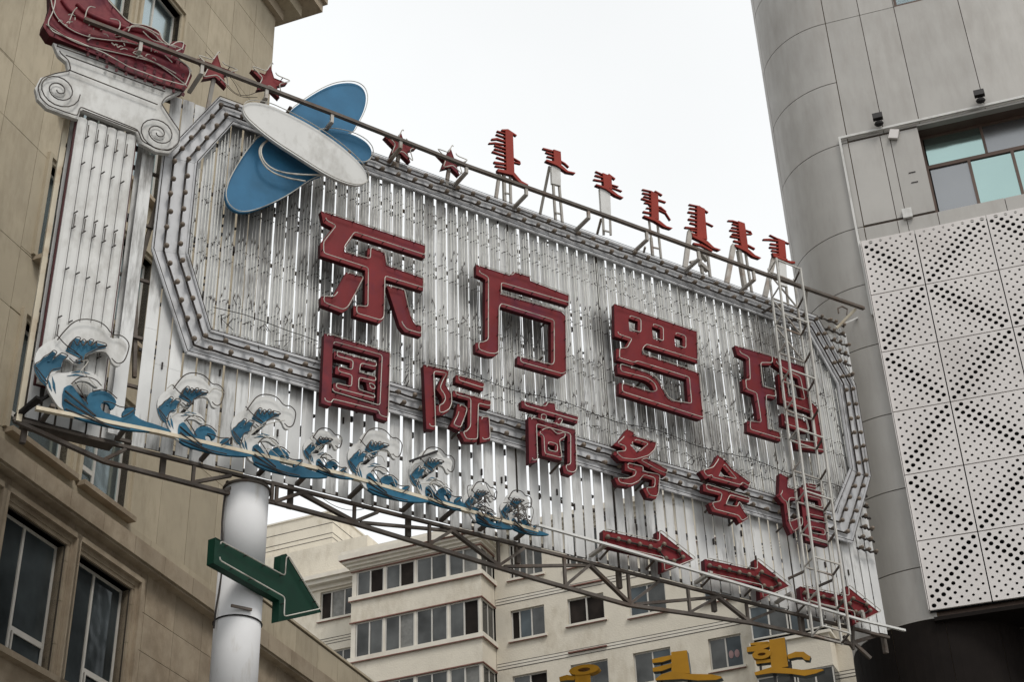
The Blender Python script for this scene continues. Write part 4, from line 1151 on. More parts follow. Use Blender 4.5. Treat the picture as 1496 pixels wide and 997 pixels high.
# ============================================================ RED CASTLE SHAPE and IONIC COLUMN
P = [S_(x, y, .42) for x, y in [(74, -14), (74.5, 5), (71, 19), (65, 31), (63.5, 39), (72, 52), (110, 67), (150, 84), (185, 104), (230, 121), (269, 131.5), (273, 128), (280, 111), (276, 99), (264, 90), (258, 81), (268, 77), (271, 66), (264, 61), (253, 61), (246, 66), (238, 60), (234, 48), (224, 42), (208, 36), (192, 35), (183, 29), (160, 4), (152, -10), (140, -18), (125, -12), (110, -22), (95, -14)]]
em = letter_uz('castle_emblem', 'dark red ancient arena silhouette on top of the white column, cut by the picture edge', 'emblem', [(P, [])], .42, .22, M['red_old'], None, ins=.05, standoff=.07)
mb = MB(); k3 = Z(0, 0, 3.735)
for ln in ([(275, -20), (290, 60), (330, 120), (400, 170), (480, 200), (560, 215), (680, 225), (760, 245)], [(250, 130), (330, 185), (430, 240), (560, 270), (700, 300), (850, 340), (960, 400)], [(460, 110), (480, 30), (520, 40)], [(600, 100), (660, 110), (650, 170), (600, 150)],
           [(690, 150), (760, 140), (840, 180), (880, 230), (960, 260)], [(700, 170), (720, 130), (800, 150), (870, 190)], [(900, 240), (960, 250), (1000, 270)], [(900, 300), (940, 340)], [(380, 110), (400, 60), (420, 40)], [(630, 200), (740, 195), (800, 230)], [(780, 170), (830, 220), (900, 235)],
           [(730, 290), (860, 345), (1000, 450), (1020, 470)], [(960, 320), (1020, 350), (1045, 390)]):
    pts = smooth([S_(x, y, .5) for x, y in k3(ln)], closed=False)
    mb.tube([(x, -.5, z) for x, z in pts], .010, 5)
mb.build('neon_tube', M['tube'], em)
for ln in ([(285, 20), (300, 80), (350, 140), (430, 185), (560, 215), (700, 235), (830, 275), (960, 335)], [(262, 130), (340, 195), (450, 240), (600, 275), (760, 315), (900, 370), (1000, 440)], [(420, 20), (470, 70), (560, 110), (640, 140), (740, 165), (850, 190)], [(640, 200), (700, 150), (790, 160), (860, 215)], [(340, 0), (380, 60), (460, 110), (560, 160)]):
    q = smooth([S_(a_, b_, .43) for a_, b_ in k3(ln)], closed=False)
    MB().tube([(u, -.425, z) for u, z in q], .045, 7).build('ridge', M['red_old'], em, smooth=True)
mb = MB()
for _ in range(34):
    x = rnd.uniform(290, 980); y = rnd.uniform(20, 120) + (x - 290) * .42
    a = rnd.uniform(0, 3.1); L = rnd.uniform(12, 45)
    p = [(x, y), (x + L * math.cos(a) * .6, y + L * math.sin(a) * .3 - 8), (x + L * math.cos(a), y + L * math.sin(a) * .5)]
    if x < 560 or y > 150 + (x - 560) * .28:
        q = smooth([S_(a_, b_, .5) for a_, b_ in k3(p)], closed=False)
        mb.tube([(u, -.5, z) for u, z in q], .009, 4)
mb.build('short_tubes', M['tube'], em, kind='stuff')
ar_ = MB()
for i in range(11):      # row of little arches
    x, y = 470 + i * 52, 245 + i * 19
    for dy, h in ((-38, 22), (0, 22), (36, 22), (70, 16)):
        if dy == 70 and i < 2: continue
        p = [S_(a, b, .425) for a, b in k3([(x, y + dy + h), (x + 3, y + dy + 4), (x + 14, y + dy), (x + 18, y + dy + 10), (x + 14, y + dy + h + 5)])]
        ar_.prism(p, -.432, -.42)
ar_.build('arch_recesses', M['maroon'], em, kind='stuff')

col = thing('ionic_column', 'flat white ionic column with scroll capital at the left end of the billboard', 'column', SP, (-3.1, -.3, 13.6))
co_ = .32
shaft_l = [(115, 160), (95, 290), (66, 480), (55, 560)]; shaft_r = [(200, 212), (186, 310), (161, 492), (150, 580)]
uL = [S_(x, y, co_)[0] for x, y in shaft_l]; uR = [S_(x, y, co_)[0] for x, y in shaft_r]
u0, u1_ = sum(uL) / 4, sum(uR) / 4
zt_, zb_ = 19.15, 14.0
for i in range(6):
    a = u0 + (u1_ - u0) * i / 6 + .006; b = u0 + (u1_ - u0) * (i + 1) / 6 - .006
    mb = MB(); pr_ = [(a, -co_ + .05), (a, -co_ + .012), (a + (b - a) * .25, -co_ - .010), (a + (b - a) * .75, -co_ - .010), (b, -co_ + .012), (b, -co_ + .05)]
    mb.v = [(x, y, zb_) for x, y in pr_] + [(x, y, zt_) for x, y in pr_]
    mb.f = [(j, j + 1, j + 7, j + 6) for j in range(5)] + [(5, 0, 6, 11), (5, 4, 3, 2, 1, 0), (6, 7, 8, 9, 10, 11)]
    mb.build('flute', M['whitepaint'], col)
MB().box(u0 - .02, u1_ + .02, -co_ + .05, -co_ + .12, zb_, zt_).build('shaft_back', M['maroon'], col, fix=False)
cap = k3([(290, 232), (1012, 490), (905, 545), (885, 572), (935, 650), (985, 720), (982, 785), (925, 838), (850, 828), (762, 780), (740, 720), (440, 600), (425, 650), (340, 622), (255, 590), (205, 540), (192, 480), (220, 425), (290, 400), (372, 385), (362, 338), (318, 300)])
P = [S_(x, y, .36) for x, y in cap]
MB().prism(P, -.36, -.28).build('capital', M['whitepaint'], col)
MB().tube([(x, -.40, z) for x, z in rounded(inset(P, .03), .05)], .011, 5).build('neon_tube', M['tube_dark'], col)
for cx_, cy_ in ((322, 490), (865, 725)):
    pts = []
    for i in range(44):
        a = i * .36; r_ = 118 * (1 - i / 48)
        pts.append(S_(*k3([(cx_ + r_ * math.cos(a) * .98, cy_ + r_ * math.sin(a) * .82 + r_ * math.cos(a) * .22)])[0], .42))
    MB().tube([(x, -.42, z) for x, z in pts], .011, 5).build('scroll_tube', M['tube_dark'], col)
    u, z = S_(*k3([(cx_, cy_)])[0], .4)
    MB().ball((u, -.36, z), .13, 12, 6, (1, .25, 1)).build('scroll_eye', M['whitepaint'], col)
mb = MB()
for ln in ([(360, 300), (900, 500)], [(375, 380), (860, 570)], [(450, 600), (750, 715)], [(310, 250), (980, 488)]):
    p, q = [S_(x, y, .42) for x, y in k3(ln)]
    mb.tube([(p[0], -.42, p[1]), (q[0], -.42, q[1])], .011, 5)
mb.build('moulding_tube', M['tube_dark'], col)
mb = MB(); hk = MB()
for i in range(5):
    x = u0 + (u1_ - u0) * (i + 1) / 6
    for j, z in enumerate((18.75, 18.2, 17.2, 16.9, 16.1, 15.2, 14.8)):
        z -= .03 * i
        hk.bar((x, -co_, z), (x + .02, -co_ - .12, z - .03), .016, .016)
        if j in (0, 3, 6): mb.tube([(x, -co_ - .09, z + .22), (x, -co_ - .09, z - .05)], .010, 5)
mb.build('flute_tube', M['tube_dark'], col)
hk.build('tube_supports', M['cable'], col, kind='stuff', fix=False)
for z in (18.3, 16.5, 14.9):
    for x in (u0 + .2, u1_ - .1): MB().bar((x, -.2, z), (x, 0, z), .05).build('stay', M['steel'], col)

# ============================================================ WAVES
k4 = Z(0, 460, 3.735); WO = .50
def WP_(pts): return [S_(x, y, WO) for x, y in k4(pts)]
w_low = WP_([(330, 522), (282, 455), (248, 385), (250, 340), (300, 318), (360, 322), (400, 312), (425, 330), (470, 310), (512, 322), (545, 358), (540, 400), (512, 396), (480, 368), (430, 362), (398, 378), (385, 400), (420, 455), (400, 530)])
w_top = WP_([(246, 388), (205, 340), (185, 262), (200, 195), (250, 152), (308, 130), (330, 82), (390, 45), (470, 36), (542, 58), (590, 108), (605, 130), (650, 126), (688, 152), (695, 190), (672, 228), (665, 268), (640, 284), (612, 270), (600, 232), (572, 198), (505, 202), (452, 236), (440, 268), (402, 270), (372, 242), (350, 245), (335, 300), (300, 312)])
k6 = Z(20, 440, 6.232)
def WQ_(pts): return [S_(x, y, WO) for x, y in k6(pts)]
b_left = WQ_([(182, 590), (235, 560), (262, 525), (310, 500), (355, 462), (385, 482), (345, 545), (425, 488), (485, 512), (440, 560), (425, 625), (345, 640), (318, 672), (300, 720), (292, 780), (240, 730), (195, 650)])
b_mid = WQ_([(470, 455), (500, 400), (525, 375), (565, 342), (598, 350), (582, 398), (628, 362), (648, 378), (618, 425), (690, 362), (722, 372), (690, 412), (745, 382), (830, 405), (838, 428), (765, 442), (640, 505), (632, 545), (600, 575), (545, 560), (620, 530), (560, 500)])
b_base = WP_([(338, 410), (372, 388), (392, 392), (425, 440), (468, 495), (474, 440), (520, 416), (582, 424), (632, 468), (626, 512), (598, 524), (592, 492), (560, 480), (542, 500), (556, 535), (610, 552), (668, 572), (662, 540), (680, 518), (712, 512), (742, 518), (722, 548), (770, 582), (850, 605), (940, 640), (900, 645), (830, 645), (700, 636), (560, 610), (400, 566), (335, 522)])
fing = [WQ_(q) for q in ([(300, 700), (330, 760), (345, 830), (318, 790)], [(345, 690), (372, 760), (380, 850), (352, 790)], [(300, 560), (335, 520), (325, 560)], [(480, 690), (560, 670), (640, 690), (560, 685)], [(520, 660), (600, 640), (690, 670), (600, 655)])]
tub = [WP_(p) for p in ([(305, 150), (335, 110), (400, 42), (480, 34), (560, 60), (605, 125), (655, 122), (698, 165), (690, 215), (668, 270), (630, 282), (600, 250)], [(300, 120), (350, 180), (420, 225), (445, 262), (400, 278), (370, 250)], [(370, 190), (395, 140), (412, 190), (430, 145), (445, 190), (470, 145), (478, 190), (525, 150), (510, 190), (575, 180)],
                        [(190, 300), (250, 380)], [(380, 390), (430, 345), (510, 360), (545, 400)], [(470, 500), (440, 440), (400, 380)], [(500, 430), (570, 415), (630, 470)], [(555, 485), (600, 490), (650, 520), (740, 515), (700, 550), (660, 570)], [(350, 430), (420, 490), (500, 560)], [(345, 470), (420, 530), (540, 600), (700, 635)])]
def q_u(p): return S_(*p[0], WO)[0]
def wave(lab, p, group, tangle=0):
    """p: px of crest left edge, right edge, top on the photographed plane"""
    m0 = (S_(49, 535, WO)[0], S_(186, 520, WO)[0], S_(125, 469, WO)[1])
    q = (S_(*p[0], WO)[0], S_(*p[1], WO)[0], S_(*p[2], WO)[1])
    s = (q[1] - q[0]) / (m0[1] - m0[0])
    f = lambda P: [(q[0] + (x - m0[0]) * s, q[2] + (z - m0[2]) * s) for x, z in P]
    lo = smooth(f(b_base), it=1); zb = min(z for _, z in lo)
    W = thing('wave_sign', lab, 'wave sign', SP, (q[0] + .5 * s, -WO, zb), group)
    MB().prism(smooth(f(w_top), it=1), -WO, -WO + .05).build('crest', M['whitepaint'], W)
    MB().prism(smooth(f(w_low), it=1), -WO - .015, -WO + .035).build('foam', M['whitepaint'], W)
    MB().prism(lo, -WO - .03, -WO + .02).build('blue_swell', M['wave_blue'], W)
    MB().prism(f(b_left), -WO - .012, -WO - .002).build('blue_patch', M['wave_blue'], W)
    MB().prism(f(b_mid), -WO - .012, -WO - .002).build('blue_patch', M['wave_blue'], W)
    for q_ in fing: MB().prism(f(q_), -WO - .024, -WO - .016).build('blue_stroke', M['wave_blue'], W)
    mb = MB()
    for a in tub:
        a = smooth(f(a), closed=False); mb.tube([(x, -WO - .07, z) for x, z in a], .010, 4)
    for q_ in (b_left, b_mid):
        a = rounded(f(q_), .02); mb.tube([(x, -WO - .06, z) for x, z in a + a[:1]], .008, 4)
    mb.build('neon_tube', M['tube_dark'], W)
    mb = MB(); allz = f(w_top) + f(w_low) + f(b_base)[:14]
    for _ in range(5 + tangle):
        a, b = rnd.choice(allz), rnd.choice(allz)
        if math.dist(a, b) > 1.0 * s: continue
        m = lin(a, b, .5); o_ = rnd.uniform(-.12, .12)
        q_ = smooth([a, (m[0] + o_, m[1] + abs(o_) + .04), b], closed=False)
        mb.tube([(x, -WO - .09, z) for x, z in q_], .007, 4)
    mb.build('loose_tubes', M['tube'] if tangle < 5 else M['tube_dark'], W, kind='stuff')
    sh = MB()
    for a, b in (((350, 420), (520, 560)), ((345, 470), (560, 600)), ((352, 520), (620, 628))):
        a, b = f(WP_([a])), f(WP_([b])); sh.bar((a[0][0], -WO - .034, a[0][1]), (b[0][0], -WO - .034, b[0][1]), .022 * s, .012, up=(0, 1, 0))
    sh.build('groove', M['black'], W)
    x0, z0 = f(WP_([(560, 330)]))[0]
    MB().bar((x0, -WO + .05, zb + .15), (x0, -.02, zb + .3), .05).build('stay', M['black'], W)
    MB().bar((x0 - .3 * s, -WO + .05, zb + 1.1 * s), (x0 - .3 * s, -.02, zb + 1.1 * s), .04).build('stay', M['black'], W)
    if 'rod' in lab: MB().bar((q_u(p) - .1 * s, -WO - .12, f(w_top)[5][1] - .25 * s), (q_u(p) + .85 * s, -WO - .02, f(w_top)[5][1] + .40 * s), .035).build('rod', M['black'], W)
    return W
GW = 'blue and white wave cutouts along the bottom of the billboard'
wave('largest blue and white wave cutout, in front of the white column', ((49, 535), (186, 520), (125, 469)), GW)
wave('second wave cutout from the left, medium size with yellowed foam tip', ((230, 590), (325, 582), (282, 548)), GW)
wave('third wave cutout from the left, just left above the round white pole', ((338, 622), (430, 610), (390, 580)), GW)
wave('small wave cutout just right of the round white pole', ((443, 660), (497, 652), (470, 628)), GW)
wave('medium wave cutout right below the square framed letter 国', ((508, 668), (585, 655), (550, 629)), GW)
wave('wave cutout with a black rod across its crest below the letter 际', ((598, 695), (662, 683), (630, 656)), GW, 3)
wave('second to last wave cutout, small and tangled with wires', ((677, 735), (723, 722), (698, 706)), GW, 14)
wave('last and smallest wave cutout at the end of the cream rail', ((731, 745), (774, 735), (752, 719)), GW, 18)

# ============================================================ MONGOLIAN SCRIPT on top
def script_word(lab, kk, stem, teeth, tail, legs, plate=None, rings=(), off=.12, plane=SP, m='orange', w_=.075, name='script_word', group='red mongolian script words along the top', depth=.06, legm='steel_grey', cat='sign letter', tooth=14):
    g = lambda pts, o=off: [plane.uz(x, y, o) for x, y in kk(pts)]
    S = g(stem)
    W = thing(name, lab, cat, plane, (S[3][0], -off, min(z for _, z in S)), group)
    edge = M['bluegrey'] if m == 'yellow' else M['maroon']
    MB().prism(S, -off - .03, -off - .01).build('stem', M[m], W)
    MB().prism(S, -off - .0095, -off + depth).build('stem_return', edge, W)
    for t in teeth:
        pts, wd = t[0], (t[1] if len(t) > 1 else tooth) * (.78 if plane is SP else 1)
        P = g(pts); h = wd / 2 * .0029 * (1 if plane is SP else 1)
        up = []; dn = []
        n_ = len(P)
        for i, (x, z) in enumerate(P):
            a = P[max(0, i - 1)]; b = P[min(n_ - 1, i + 1)]
            d = Vector((b[0] - a[0], b[1] - a[1])).normalized(); nn = Vector((-d.y, d.x))
            hh = h * (.75 if i in (0, n_ - 1) else 1.0)
            up.append((x + nn.x * hh, z + nn.y * hh)); dn.append((x - nn.x * hh, z - nn.y * hh))
        MB().prism(up + dn[::-1], -off - .02, -off - .004).build('tooth', M[m], W)
        MB().prism(up + dn[::-1], -off - .0035, -off + depth - .02).build('tooth_return', edge, W)
    P = g(tail)
    MB().prism(P, -off - .035, -off - .017).build('tail', M[m], W)
    MB().prism(P, -off - .0165, -off + depth - .01).build('tail_return', edge, W)
    for (cx_, cy_, rx, ry, hx, hy) in rings:
        o_ = g([(cx_ + rx * math.cos(i * math.pi / 8), cy_ + ry * math.sin(i * math.pi / 8) + .12 * rx * -math.cos(i * math.pi / 8)) for i in range(16)])
        h_ = g([(cx_ + hx * math.cos(i * math.pi / 8), cy_ + hy * math.sin(i * math.pi / 8) + .12 * hx * -math.cos(i * math.pi / 8)) for i in range(16)])
        MB().prism(o_, -off - .045, -off + depth - .03, [h_]).build('loop', M[m], W)
    if plate: MB().prism(g(plate), -off + .01, -off + .07).build('back_plate', M['whitepaint'], W)
    for lg in legs:
        a, b = lg[0], lg[1]; th = lg[2] if len(lg) > 2 else .045; yb = lg[3] if len(lg) > 3 else .0
        o2 = lg[4] if len(lg) > 4 else off - .05
        (x0, z0), = g([a], o2); (x1, z1), = g([b], -yb)
        MB().bar((x0, -o2, z0), (x1, yb, z1), th).build('leg', M[legm], W)
    return W
z4, z5 = Z(700, 170, 5.754), Z(920, 250, 5.332)
script_word('tall red script word with many teeth, leftmost along the top', z4, [(215, 118), (278, 150), (290, 480), (225, 462)],
   [([(222, 150), (150, 125)],), ([(220, 180), (142, 152)],), ([(220, 212), (150, 190), (105, 195)], 18), ([(220, 240), (130, 225), (82, 228)],), ([(220, 272), (130, 245)], 20), ([(220, 300), (128, 275)], 18), ([(225, 335), (110, 298)], 18), ([(225, 372), (145, 345)],),
    ([(225, 402), (125, 388)], 24), ([(225, 432), (135, 418)], 18), ([(190, 118), (240, 118), (312, 165)], 20), ([(285, 352), (340, 385), (345, 400), (285, 385)], 12)],
   [(150, 448), (230, 462), (290, 480), (350, 550), (408, 582), (385, 588), (330, 560), (275, 500), (150, 470)],
   [((172, 470), (132, 750), .06), ((207, 480), (215, 770), .06), ((260, 495), (268, 790)), ((218, 645), (266, 655), .03)])
script_word('small red script word on a white board and thin legs, second along the top', z4, [(620, 283), (680, 303), (686, 412), (626, 398)],
   [([(625, 295), (580, 285), (535, 272)], 18), ([(625, 325), (560, 303)], 18), ([(628, 352), (570, 338)],), ([(685, 378), (720, 400), (752, 430)], 14)],
   [(560, 368), (640, 390), (690, 420), (740, 465), (802, 480), (800, 488), (730, 475), (650, 420), (556, 380)],
   [((592, 420), (500, 885), .045, .5, .0), ((622, 570), (648, 960)), ((672, 575), (705, 960)), ((642, 812), (690, 822), .03)], plate=[(610, 412), (686, 432), (690, 580), (616, 560)])
script_word('small red script word on a tall white board, third along the top', z4, [(1033, 480), (1106, 510), (1112, 618), (1045, 598)],
   [([(1040, 492), (978, 465)], 12), ([(1040, 515), (975, 497)], 18), ([(1045, 548), (962, 533)], 16), ([(1085, 490), (1140, 530)], 24), ([(1105, 575), (1168, 594)], 12), ([(1108, 597), (1198, 632)], 12)],
   [(978, 575), (1060, 600), (1110, 625), (1160, 665), (1208, 690), (1195, 694), (1140, 672), (1060, 618), (978, 585)],
   [((1025, 865), (992, 990), .045, .4, .0), ((1040, 850), (1047, 997), .05), ((1100, 860), (1106, 1000)), ((1045, 960), (1105, 975), .03)], plate=[(1018, 602), (1104, 628), (1112, 850), (1032, 822)])
script_word('red script word with a grey bar across it, fourth along the top', z5, [(160, 158), (215, 185), (222, 382), (165, 365)],
   [([(165, 160), (98, 145)], 13), ([(165, 185), (100, 172)], 18), ([(165, 212), (110, 197)],), ([(165, 238), (92, 215)], 18), ([(165, 257), (115, 247)],), ([(130, 288), (220, 300), (280, 330), (315, 385)], 12), ([(165, 330), (105, 318)], 20), ([(195, 158), (250, 190)], 20), ([(220, 225), (278, 245)], 18), ([(150, 262), (240, 285), (282, 320)], 18)],
   [(105, 350), (180, 370), (225, 390), (280, 435), (328, 450), (315, 456), (260, 440), (190, 395), (108, 362)],
   [((150, 385), (165, 520), .05), ((165, 520), (186, 735), .05), ((215, 400), (252, 760), .04), ((120, 590), (95, 690), .04, .3, .0), ((180, 595), (240, 608), .03)])
script_word('tallest red script word over a jumble of clamps, fifth along the top', z5, [(520, 272), (578, 298), (598, 540), (520, 515)],
   [([(525, 275), (462, 262)], 14), ([(535, 275), (608, 325)], 18), ([(525, 300), (465, 290)], 16), ([(525, 332), (455, 320)], 20), ([(525, 362), (475, 348)],), ([(525, 388), (458, 376)], 24), ([(525, 420), (470, 405)], 20), ([(525, 450), (430, 440)], 20), ([(525, 472), (472, 462)], 18), ([(525, 500), (480, 488)], 18), ([(580, 400), (615, 415), (648, 432)], 12), ([(495, 567), (560, 580), (640, 625)], 26)],
   [(482, 500), (560, 530), (600, 552), (650, 600), (704, 618), (690, 624), (630, 605), (560, 556), (486, 520)],
   [((468, 470), (424, 800), .10), ((528, 600), (578, 860), .055), ((602, 620), (632, 875), .05), ((545, 720), (605, 775), .09), ((470, 712), (560, 690), .05), ((540, 620), (600, 700), .08)])
script_word('red script word with a ring on its right, sixth along the top', z5, [(840, 393), (890, 412), (910, 552), (918, 625), (870, 608), (855, 540)],
   [([(850, 405), (800, 390), (765, 388)], 14), ([(855, 428), (800, 412)], 18), ([(855, 450), (795, 440)], 18), ([(860, 475), (780, 462)], 20), ([(860, 500), (800, 490)], 18), ([(865, 525), (785, 508)], 20), ([(868, 560), (810, 545)], 24), ([(895, 460), (940, 475), (950, 492), (905, 492)], 12), ([(915, 578), (972, 608)], 22)],
   [(815, 575), (880, 592), (925, 620), (970, 660), (1018, 682), (1005, 688), (955, 672), (900, 632), (818, 592)],
   [((808, 580), (748, 912), .10), ((848, 620), (898, 925), .09), ((902, 640), (955, 970), .045)])
script_word('red script word beside the top of the white ladder tower, last along the top', z5, [(1150, 528), (1202, 548), (1215, 682), (1160, 665)],
   [([(1155, 545), (1090, 535), (1040, 535)], 18), ([(1090, 500), (1150, 530), (1240, 568)], 12), ([(1158, 577), (1095, 568)], 20), ([(1158, 602), (1090, 595)], 22), ([(1162, 628), (1105, 620)], 20), ([(1162, 652), (1108, 645)], 22), ([(1210, 700), (1250, 712), (1284, 714)], 26)],
   [(1112, 652), (1180, 672), (1220, 690), (1225, 708), (1190, 700), (1115, 672)],
   [((1122, 680), (1048, 1000), .10), ((1150, 680), (1180, 860), .08), ((1195, 700), (1235, 1050), .045)], plate=[(1162, 690), (1220, 705), (1232, 900), (1178, 885)])

# ============================================================ WHITE LADDER TOWER
def tower():
    u0, u1, o1, o0 = 11.28, 11.98, .85, .42
    SH = -.13
    zt0, zb0 = 21.35, 12.95
    T = thing('ladder_tower', 'tall white welded ladder tower in front of the right end of the billboard', 'ladder', SP, ((u0 + u1) / 2, -o0, zb0))
    # corner posts as seen
    base = {}
    pxs = {'fl': ((1166, 392), (1205.8, 919)), 'fr': ((1176, 404), (1246.5, 927.6)), 'bl': ((1128, 385), (1191, 927.6)), 'br': ((1165, 400), (1227, 905))}
    F0 = S_(1190, 790, o1)[0] + SH; F1 = S_(1227, 790, o1)[0] + SH
    B0 = S_(1174.8, 790, o0)[0] + SH; B1 = S_(1215.5, 801, o0)[0] + SH
    T.rotation_euler = (0, .028, SP.rot)      # the tower leans a little to the right
    zf = S_(1205.8, 919, o1)[1]
    posts = [(F0, o1), (F1, o1), (B0, o0), (B1, o0)]
    for u, o in posts:
        MB().box(u - .019, u + .019, -o - .019, -o + .019, zf, zt0 + (.0 if o == o1 else .05)).build('post', M['cream_grey'], T, fix=False)
    zs = [zf + .02]
    for y in (842, 797, 753, 710, 665, 625, 582, 544, 500, 468, 440, 412):
        pass
    n = 12
    for i in range(n + 1):
        z = zf + .03 + (zt0 - zf - .06) * i / n
        MB().bar((F0, -o1, z), (F1, -o1, z), .028, .028).build('rung', M['cream_grey'] if i % 2 == 0 else M['steel_grey'], T, fix=False) if i in (0, 2, 4, 6, 8, 10, 12) else None
        MB().bar((B0, -o0, z), (B1, -o0, z), .032, .03).build('rung', M['steel_grey'], T, fix=False)
        MB().bar((F1, -o1, z), (B1, -o0, z), .034, .03).build('rung', M['steel'], T, fix=False)
        MB().bar((F0, -o1, z), (B0, -o0, z), .026, .026).build('rung', M['cream_grey'], T, fix=False)
        if i in (9, 10, 11):
            z2 = z + (zt0 - zf) / n
            MB().bar((B0, -o0, z2 - .05), (B1, -o0, z), .03).build('brace', M['steel_grey'], T, fix=False)
    for z in (14.2, 16.3, 18.4, 20.4): [MB().bar((q_, -o0, z), (q_ - .05, 0, z), .04).build('stay', M['steel'], T, fix=False) for q_ in (B0, B1)]
    return T
tower()

# ============================================================ ROUND POLE and GREEN ARROW
pc = SP.loc(pt(355, 850, 22.42))
PL_ = thing('round_pole', 'thick round white steel pole carrying the left part of the billboard', 'pole', SP, (0, 0, 0))
def cyl(mb, cx_, cy_, r_, z0, z1, n=48, r2=None):
    b = len(mb.v); r2 = r2 or r_
    for z, rr in ((z0, r_), (z1, r2)):
        for i in range(n): mb.v.append((cx_ + rr * math.cos(2 * math.pi * i / n), cy_ + rr * math.sin(2 * math.pi * i / n), z))
    for i in range(n): mb.f.append((b + i, b + (i + 1) % n, b + n + (i + 1) % n, b + n + i))
    mb.f.append(tuple(b + n + i for i in range(n))); mb.f.append(tuple(b + i for i in range(n))[::-1])
    return mb
def rnd_build(mb, name, m, root):
    o = mb.build(name, m, root, fix=False)
    for p in o.data.polygons: p.use_smooth = len(p.vertices) == 4
    return o
PR = .352
for z0, z1 in ((0, 2.4), (2.404, 4.8), (4.804, 7.2), (7.204, 9.37), (9.374, 11.9), (11.904, 13.30)):
    rnd_build(cyl(MB(), 0, .1, PR, z0, z1), 'pole_section', M['pole'], PL_)
for z in (9.37, 11.9): rnd_build(cyl(MB(), 0, .1, PR + .004, z - .012, z + .012), 'weld_ring', M['whitepaint'], PL_)
rnd_build(cyl(MB(), 0, .1, PR + .025, 13.28, 13.32), 'head_plate', M['steel'], PL_)
for z in (11.05,):
    pts = [((PR + .012) * math.cos(a / 12 * math.pi), .1 + (PR + .012) * math.sin(a / 12 * math.pi), z) for a in range(24)]
    MB().tube(pts + [pts[0]], .012, 5).build('clamp_band', M['black'], PL_)
    MB().box(-.28, .05, -.30, -.27, 11.13, 11.17).build('clamp_bar', M['steel'], PL_, fix=False)
mb = MB(); pts = []
for i in range(9):
    z = 13.2 - i * .29; pts.append((-PR - .02 - .03 * math.sin(i), .02, z))
mb.tube(pts, .016, 5).build('power_cable', M['cable'], PL_)
k = Z(300, 730, 2.992)
ga = [(k([(42, 165), (325, 335), (352, 345), (358, 255), (362, 240), (505, 492), (325, 530), (345, 430), (40, 265)]), [])]
GA_ = []
for x, y in k([(42, 168), (325, 322), (330, 245), (352, 240), (505, 494), (318, 535), (322, 442), (35, 280)]): GA_.append(GP.uz(x, y, 0))
garr = letter_uz('green_arrow_sign', 'dark green arrow box sign pointing down right on the round white pole', 'arrow sign', [(GA_, [])], 0, .13, M['green'], None, ins=.05, standoff=.07, plane=GP, stays=False)
cg = GP.loc(PL_.location + Vector((0, 0, 11.3)))
MB().bar((cg[0] - .1, .2, 11.5), (cg[0] - .1, -cg[1], 11.5), .06).bar((cg[0] + .2, .2, 11.2), (cg[0] + .2, -cg[1], 11.2), .06).build('bracket', M['steel'], garr)

# ============================================================ BRACKETS to the metal building
br = thing('wall_bracket', 'rusty steel bracket arms tying the billboard to the grey rounded corner', 'bracket', SP, (13.2, 0, 20))
def Wp(x, y, off): u, z = S_(x, y, off); return (u, -off, z)
mb = MB()
mb.bar(Wp(1250, 452, .5), Wp(1222, 480, .2), .05).build('strut', M['cream'], br)
MB().bar(Wp(1222, 478, .2), Wp(1272, 456, -.2), .05, .03).build('strut', M['whitepaint'], br)
MB().bar(Wp(1176, 478, .1), Wp(1178, 425, .5), .05).build('strut', M['steel_grey'], br)
MB().bar(Wp(1245, 940, .0), Wp(1292, 926, -.1), .07).bar(Wp(1245, 938, .0), Wp(1272, 963, .1), .06).bar(Wp(1232, 930, 0), Wp(1248, 950, 0), .05).bar(Wp(1246, 905, .1), Wp(1246, 950, .0), .05).build('strut', M['steel'], br)
pts = [Wp(x, y, .3) for x, y in ((1225, 458), (1224, 451), (1230, 448), (1238, 452), (1237, 460))]
MB().tube(pts, .018, 5).build('hook', M['steel'], br)

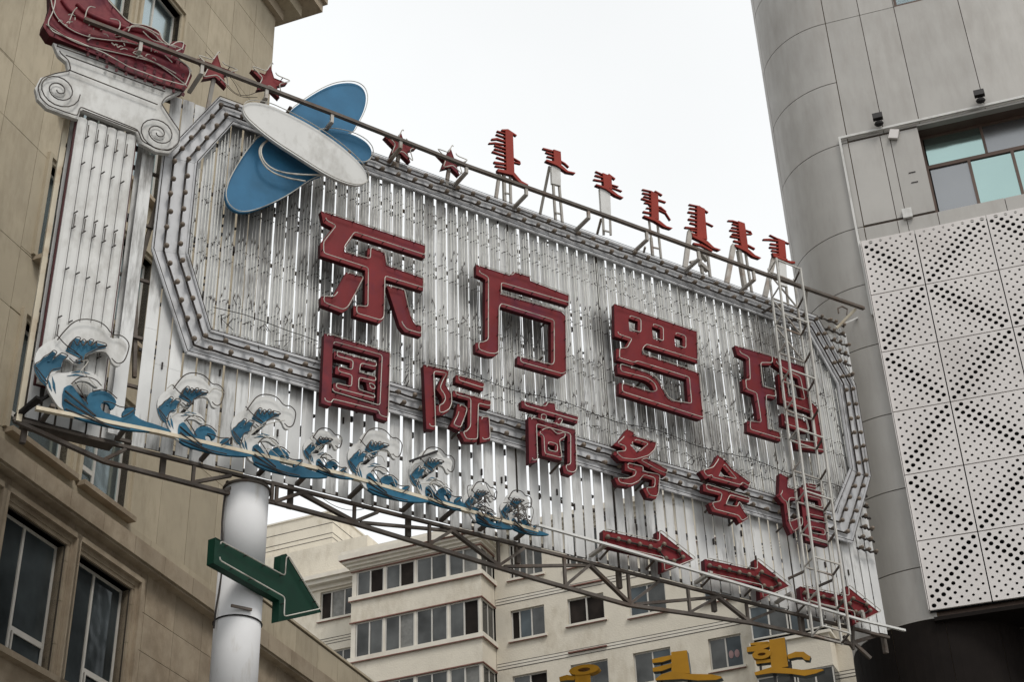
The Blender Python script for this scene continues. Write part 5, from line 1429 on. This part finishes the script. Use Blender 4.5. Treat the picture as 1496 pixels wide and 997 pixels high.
# ============================================================ YELLOW SCRIPT at the bottom
y5, y6 = Z(790, 850, 6.782), Z(980, 850, 6.782)
GY = 'ochre mongolian script letters at the bottom edge'
script_word('ochre script letter with a flat ring on top, leftmost at the bottom edge', y5, [(345, 935), (495, 930), (500, 1180), (345, 1180)],
    [([(340, 965), (260, 958), (188, 975)], 34)], [(340, 1100), (520, 1120), (640, 1100), (640, 1140), (500, 1170), (320, 1150)], [((400, 1150), (400, 1500), .04)],
    rings=[(435, 885, 150, 50, 62, 20)], off=0, plane=YP, m='yellow', group=GY, depth=.13, legm='black', tooth=30)
script_word('ochre script letter with two teeth, middle one at the bottom edge', y5, [(1295, 708), (1450, 690), (1482, 920), (1300, 905)],
    [([(1300, 755), (1200, 780), (1108, 795)], 32), ([(1305, 835), (1200, 868), (1112, 882)], 32)],
    y6.__class__ and [(1140, 975), (1200, 930), (1300, 900), (1480, 925), (1700, 930), (1790, 950), (1800, 965), (1740, 985), (1560, 990), (1400, 975), (1145, 990)],
    [((1200, 820), (1200, 1300), .03), ((1470, 900), (1500, 1400), .05)], off=0, plane=YP, m='yellow', group=GY, depth=.13, legm='black', tooth=30)
script_word('ochre script letter with a long flat foot, rightmost at the bottom edge', y6, [(975, 588), (1130, 562), (1165, 850), (1000, 880)],
    [([(980, 625), (860, 668), (755, 682)], 38), ([(970, 610), (860, 622), (790, 628)], 18), ([(1000, 790), (845, 808)], 26), ([(1160, 755), (1240, 730), (1310, 730), (1345, 760), (1380, 768)], 34)],
    [(830, 912), (960, 870), (1000, 858), (1170, 868), (1300, 885), (1500, 878), (1520, 888), (1440, 920), (1330, 945), (1200, 925), (1010, 915), (840, 940)],
    [((885, 800), (895, 900), .04), ((1030, 920), (1060, 1300), .05), ((1180, 800), (1230, 1300), .05)],
    rings=[(905, 732, 95, 48, 40, 15)], off=0, plane=YP, m='yellow', group=GY, depth=.13, legm='black', tooth=30)

# ============================================================ WIRES
wr = thing('overhead_wires', 'thin black wires sagging from the stars down to the grey border of the billboard', 'wire', SP, (-1, 0, 20.8))
mb = MB()
for a, b, c in (((322, 112), (350, 145), (390, 128)), ((318, 110), (345, 142), (376, 142)), ((300, 75), (340, 115), (352, 140))):
    pts = smooth([Wp(*a, .2)[::2], Wp(*b, .2)[::2], Wp(*c, .2)[::2]], closed=False, it=3)
    mb.tube([(x, -.2, z) for x, z in pts], .006, 4)
mb.build('wire', M['cable'], wr)
wr2 = thing('sagging_wire', 'thin wire sagging below the truss right of the round pole', 'wire', SP, (1, 0, 13.0))
pts = smooth([Wp(*p, .0)[::2] for p in ((462, 722), (490, 742), (520, 748), (550, 738))], closed=False, it=3)
MB().tube([(x, 0, z) for x, z in pts], .006, 4).build('wire', M['cable'], wr2)
for o in list(scene.objects):
    if '_o' in o: del o['_o']
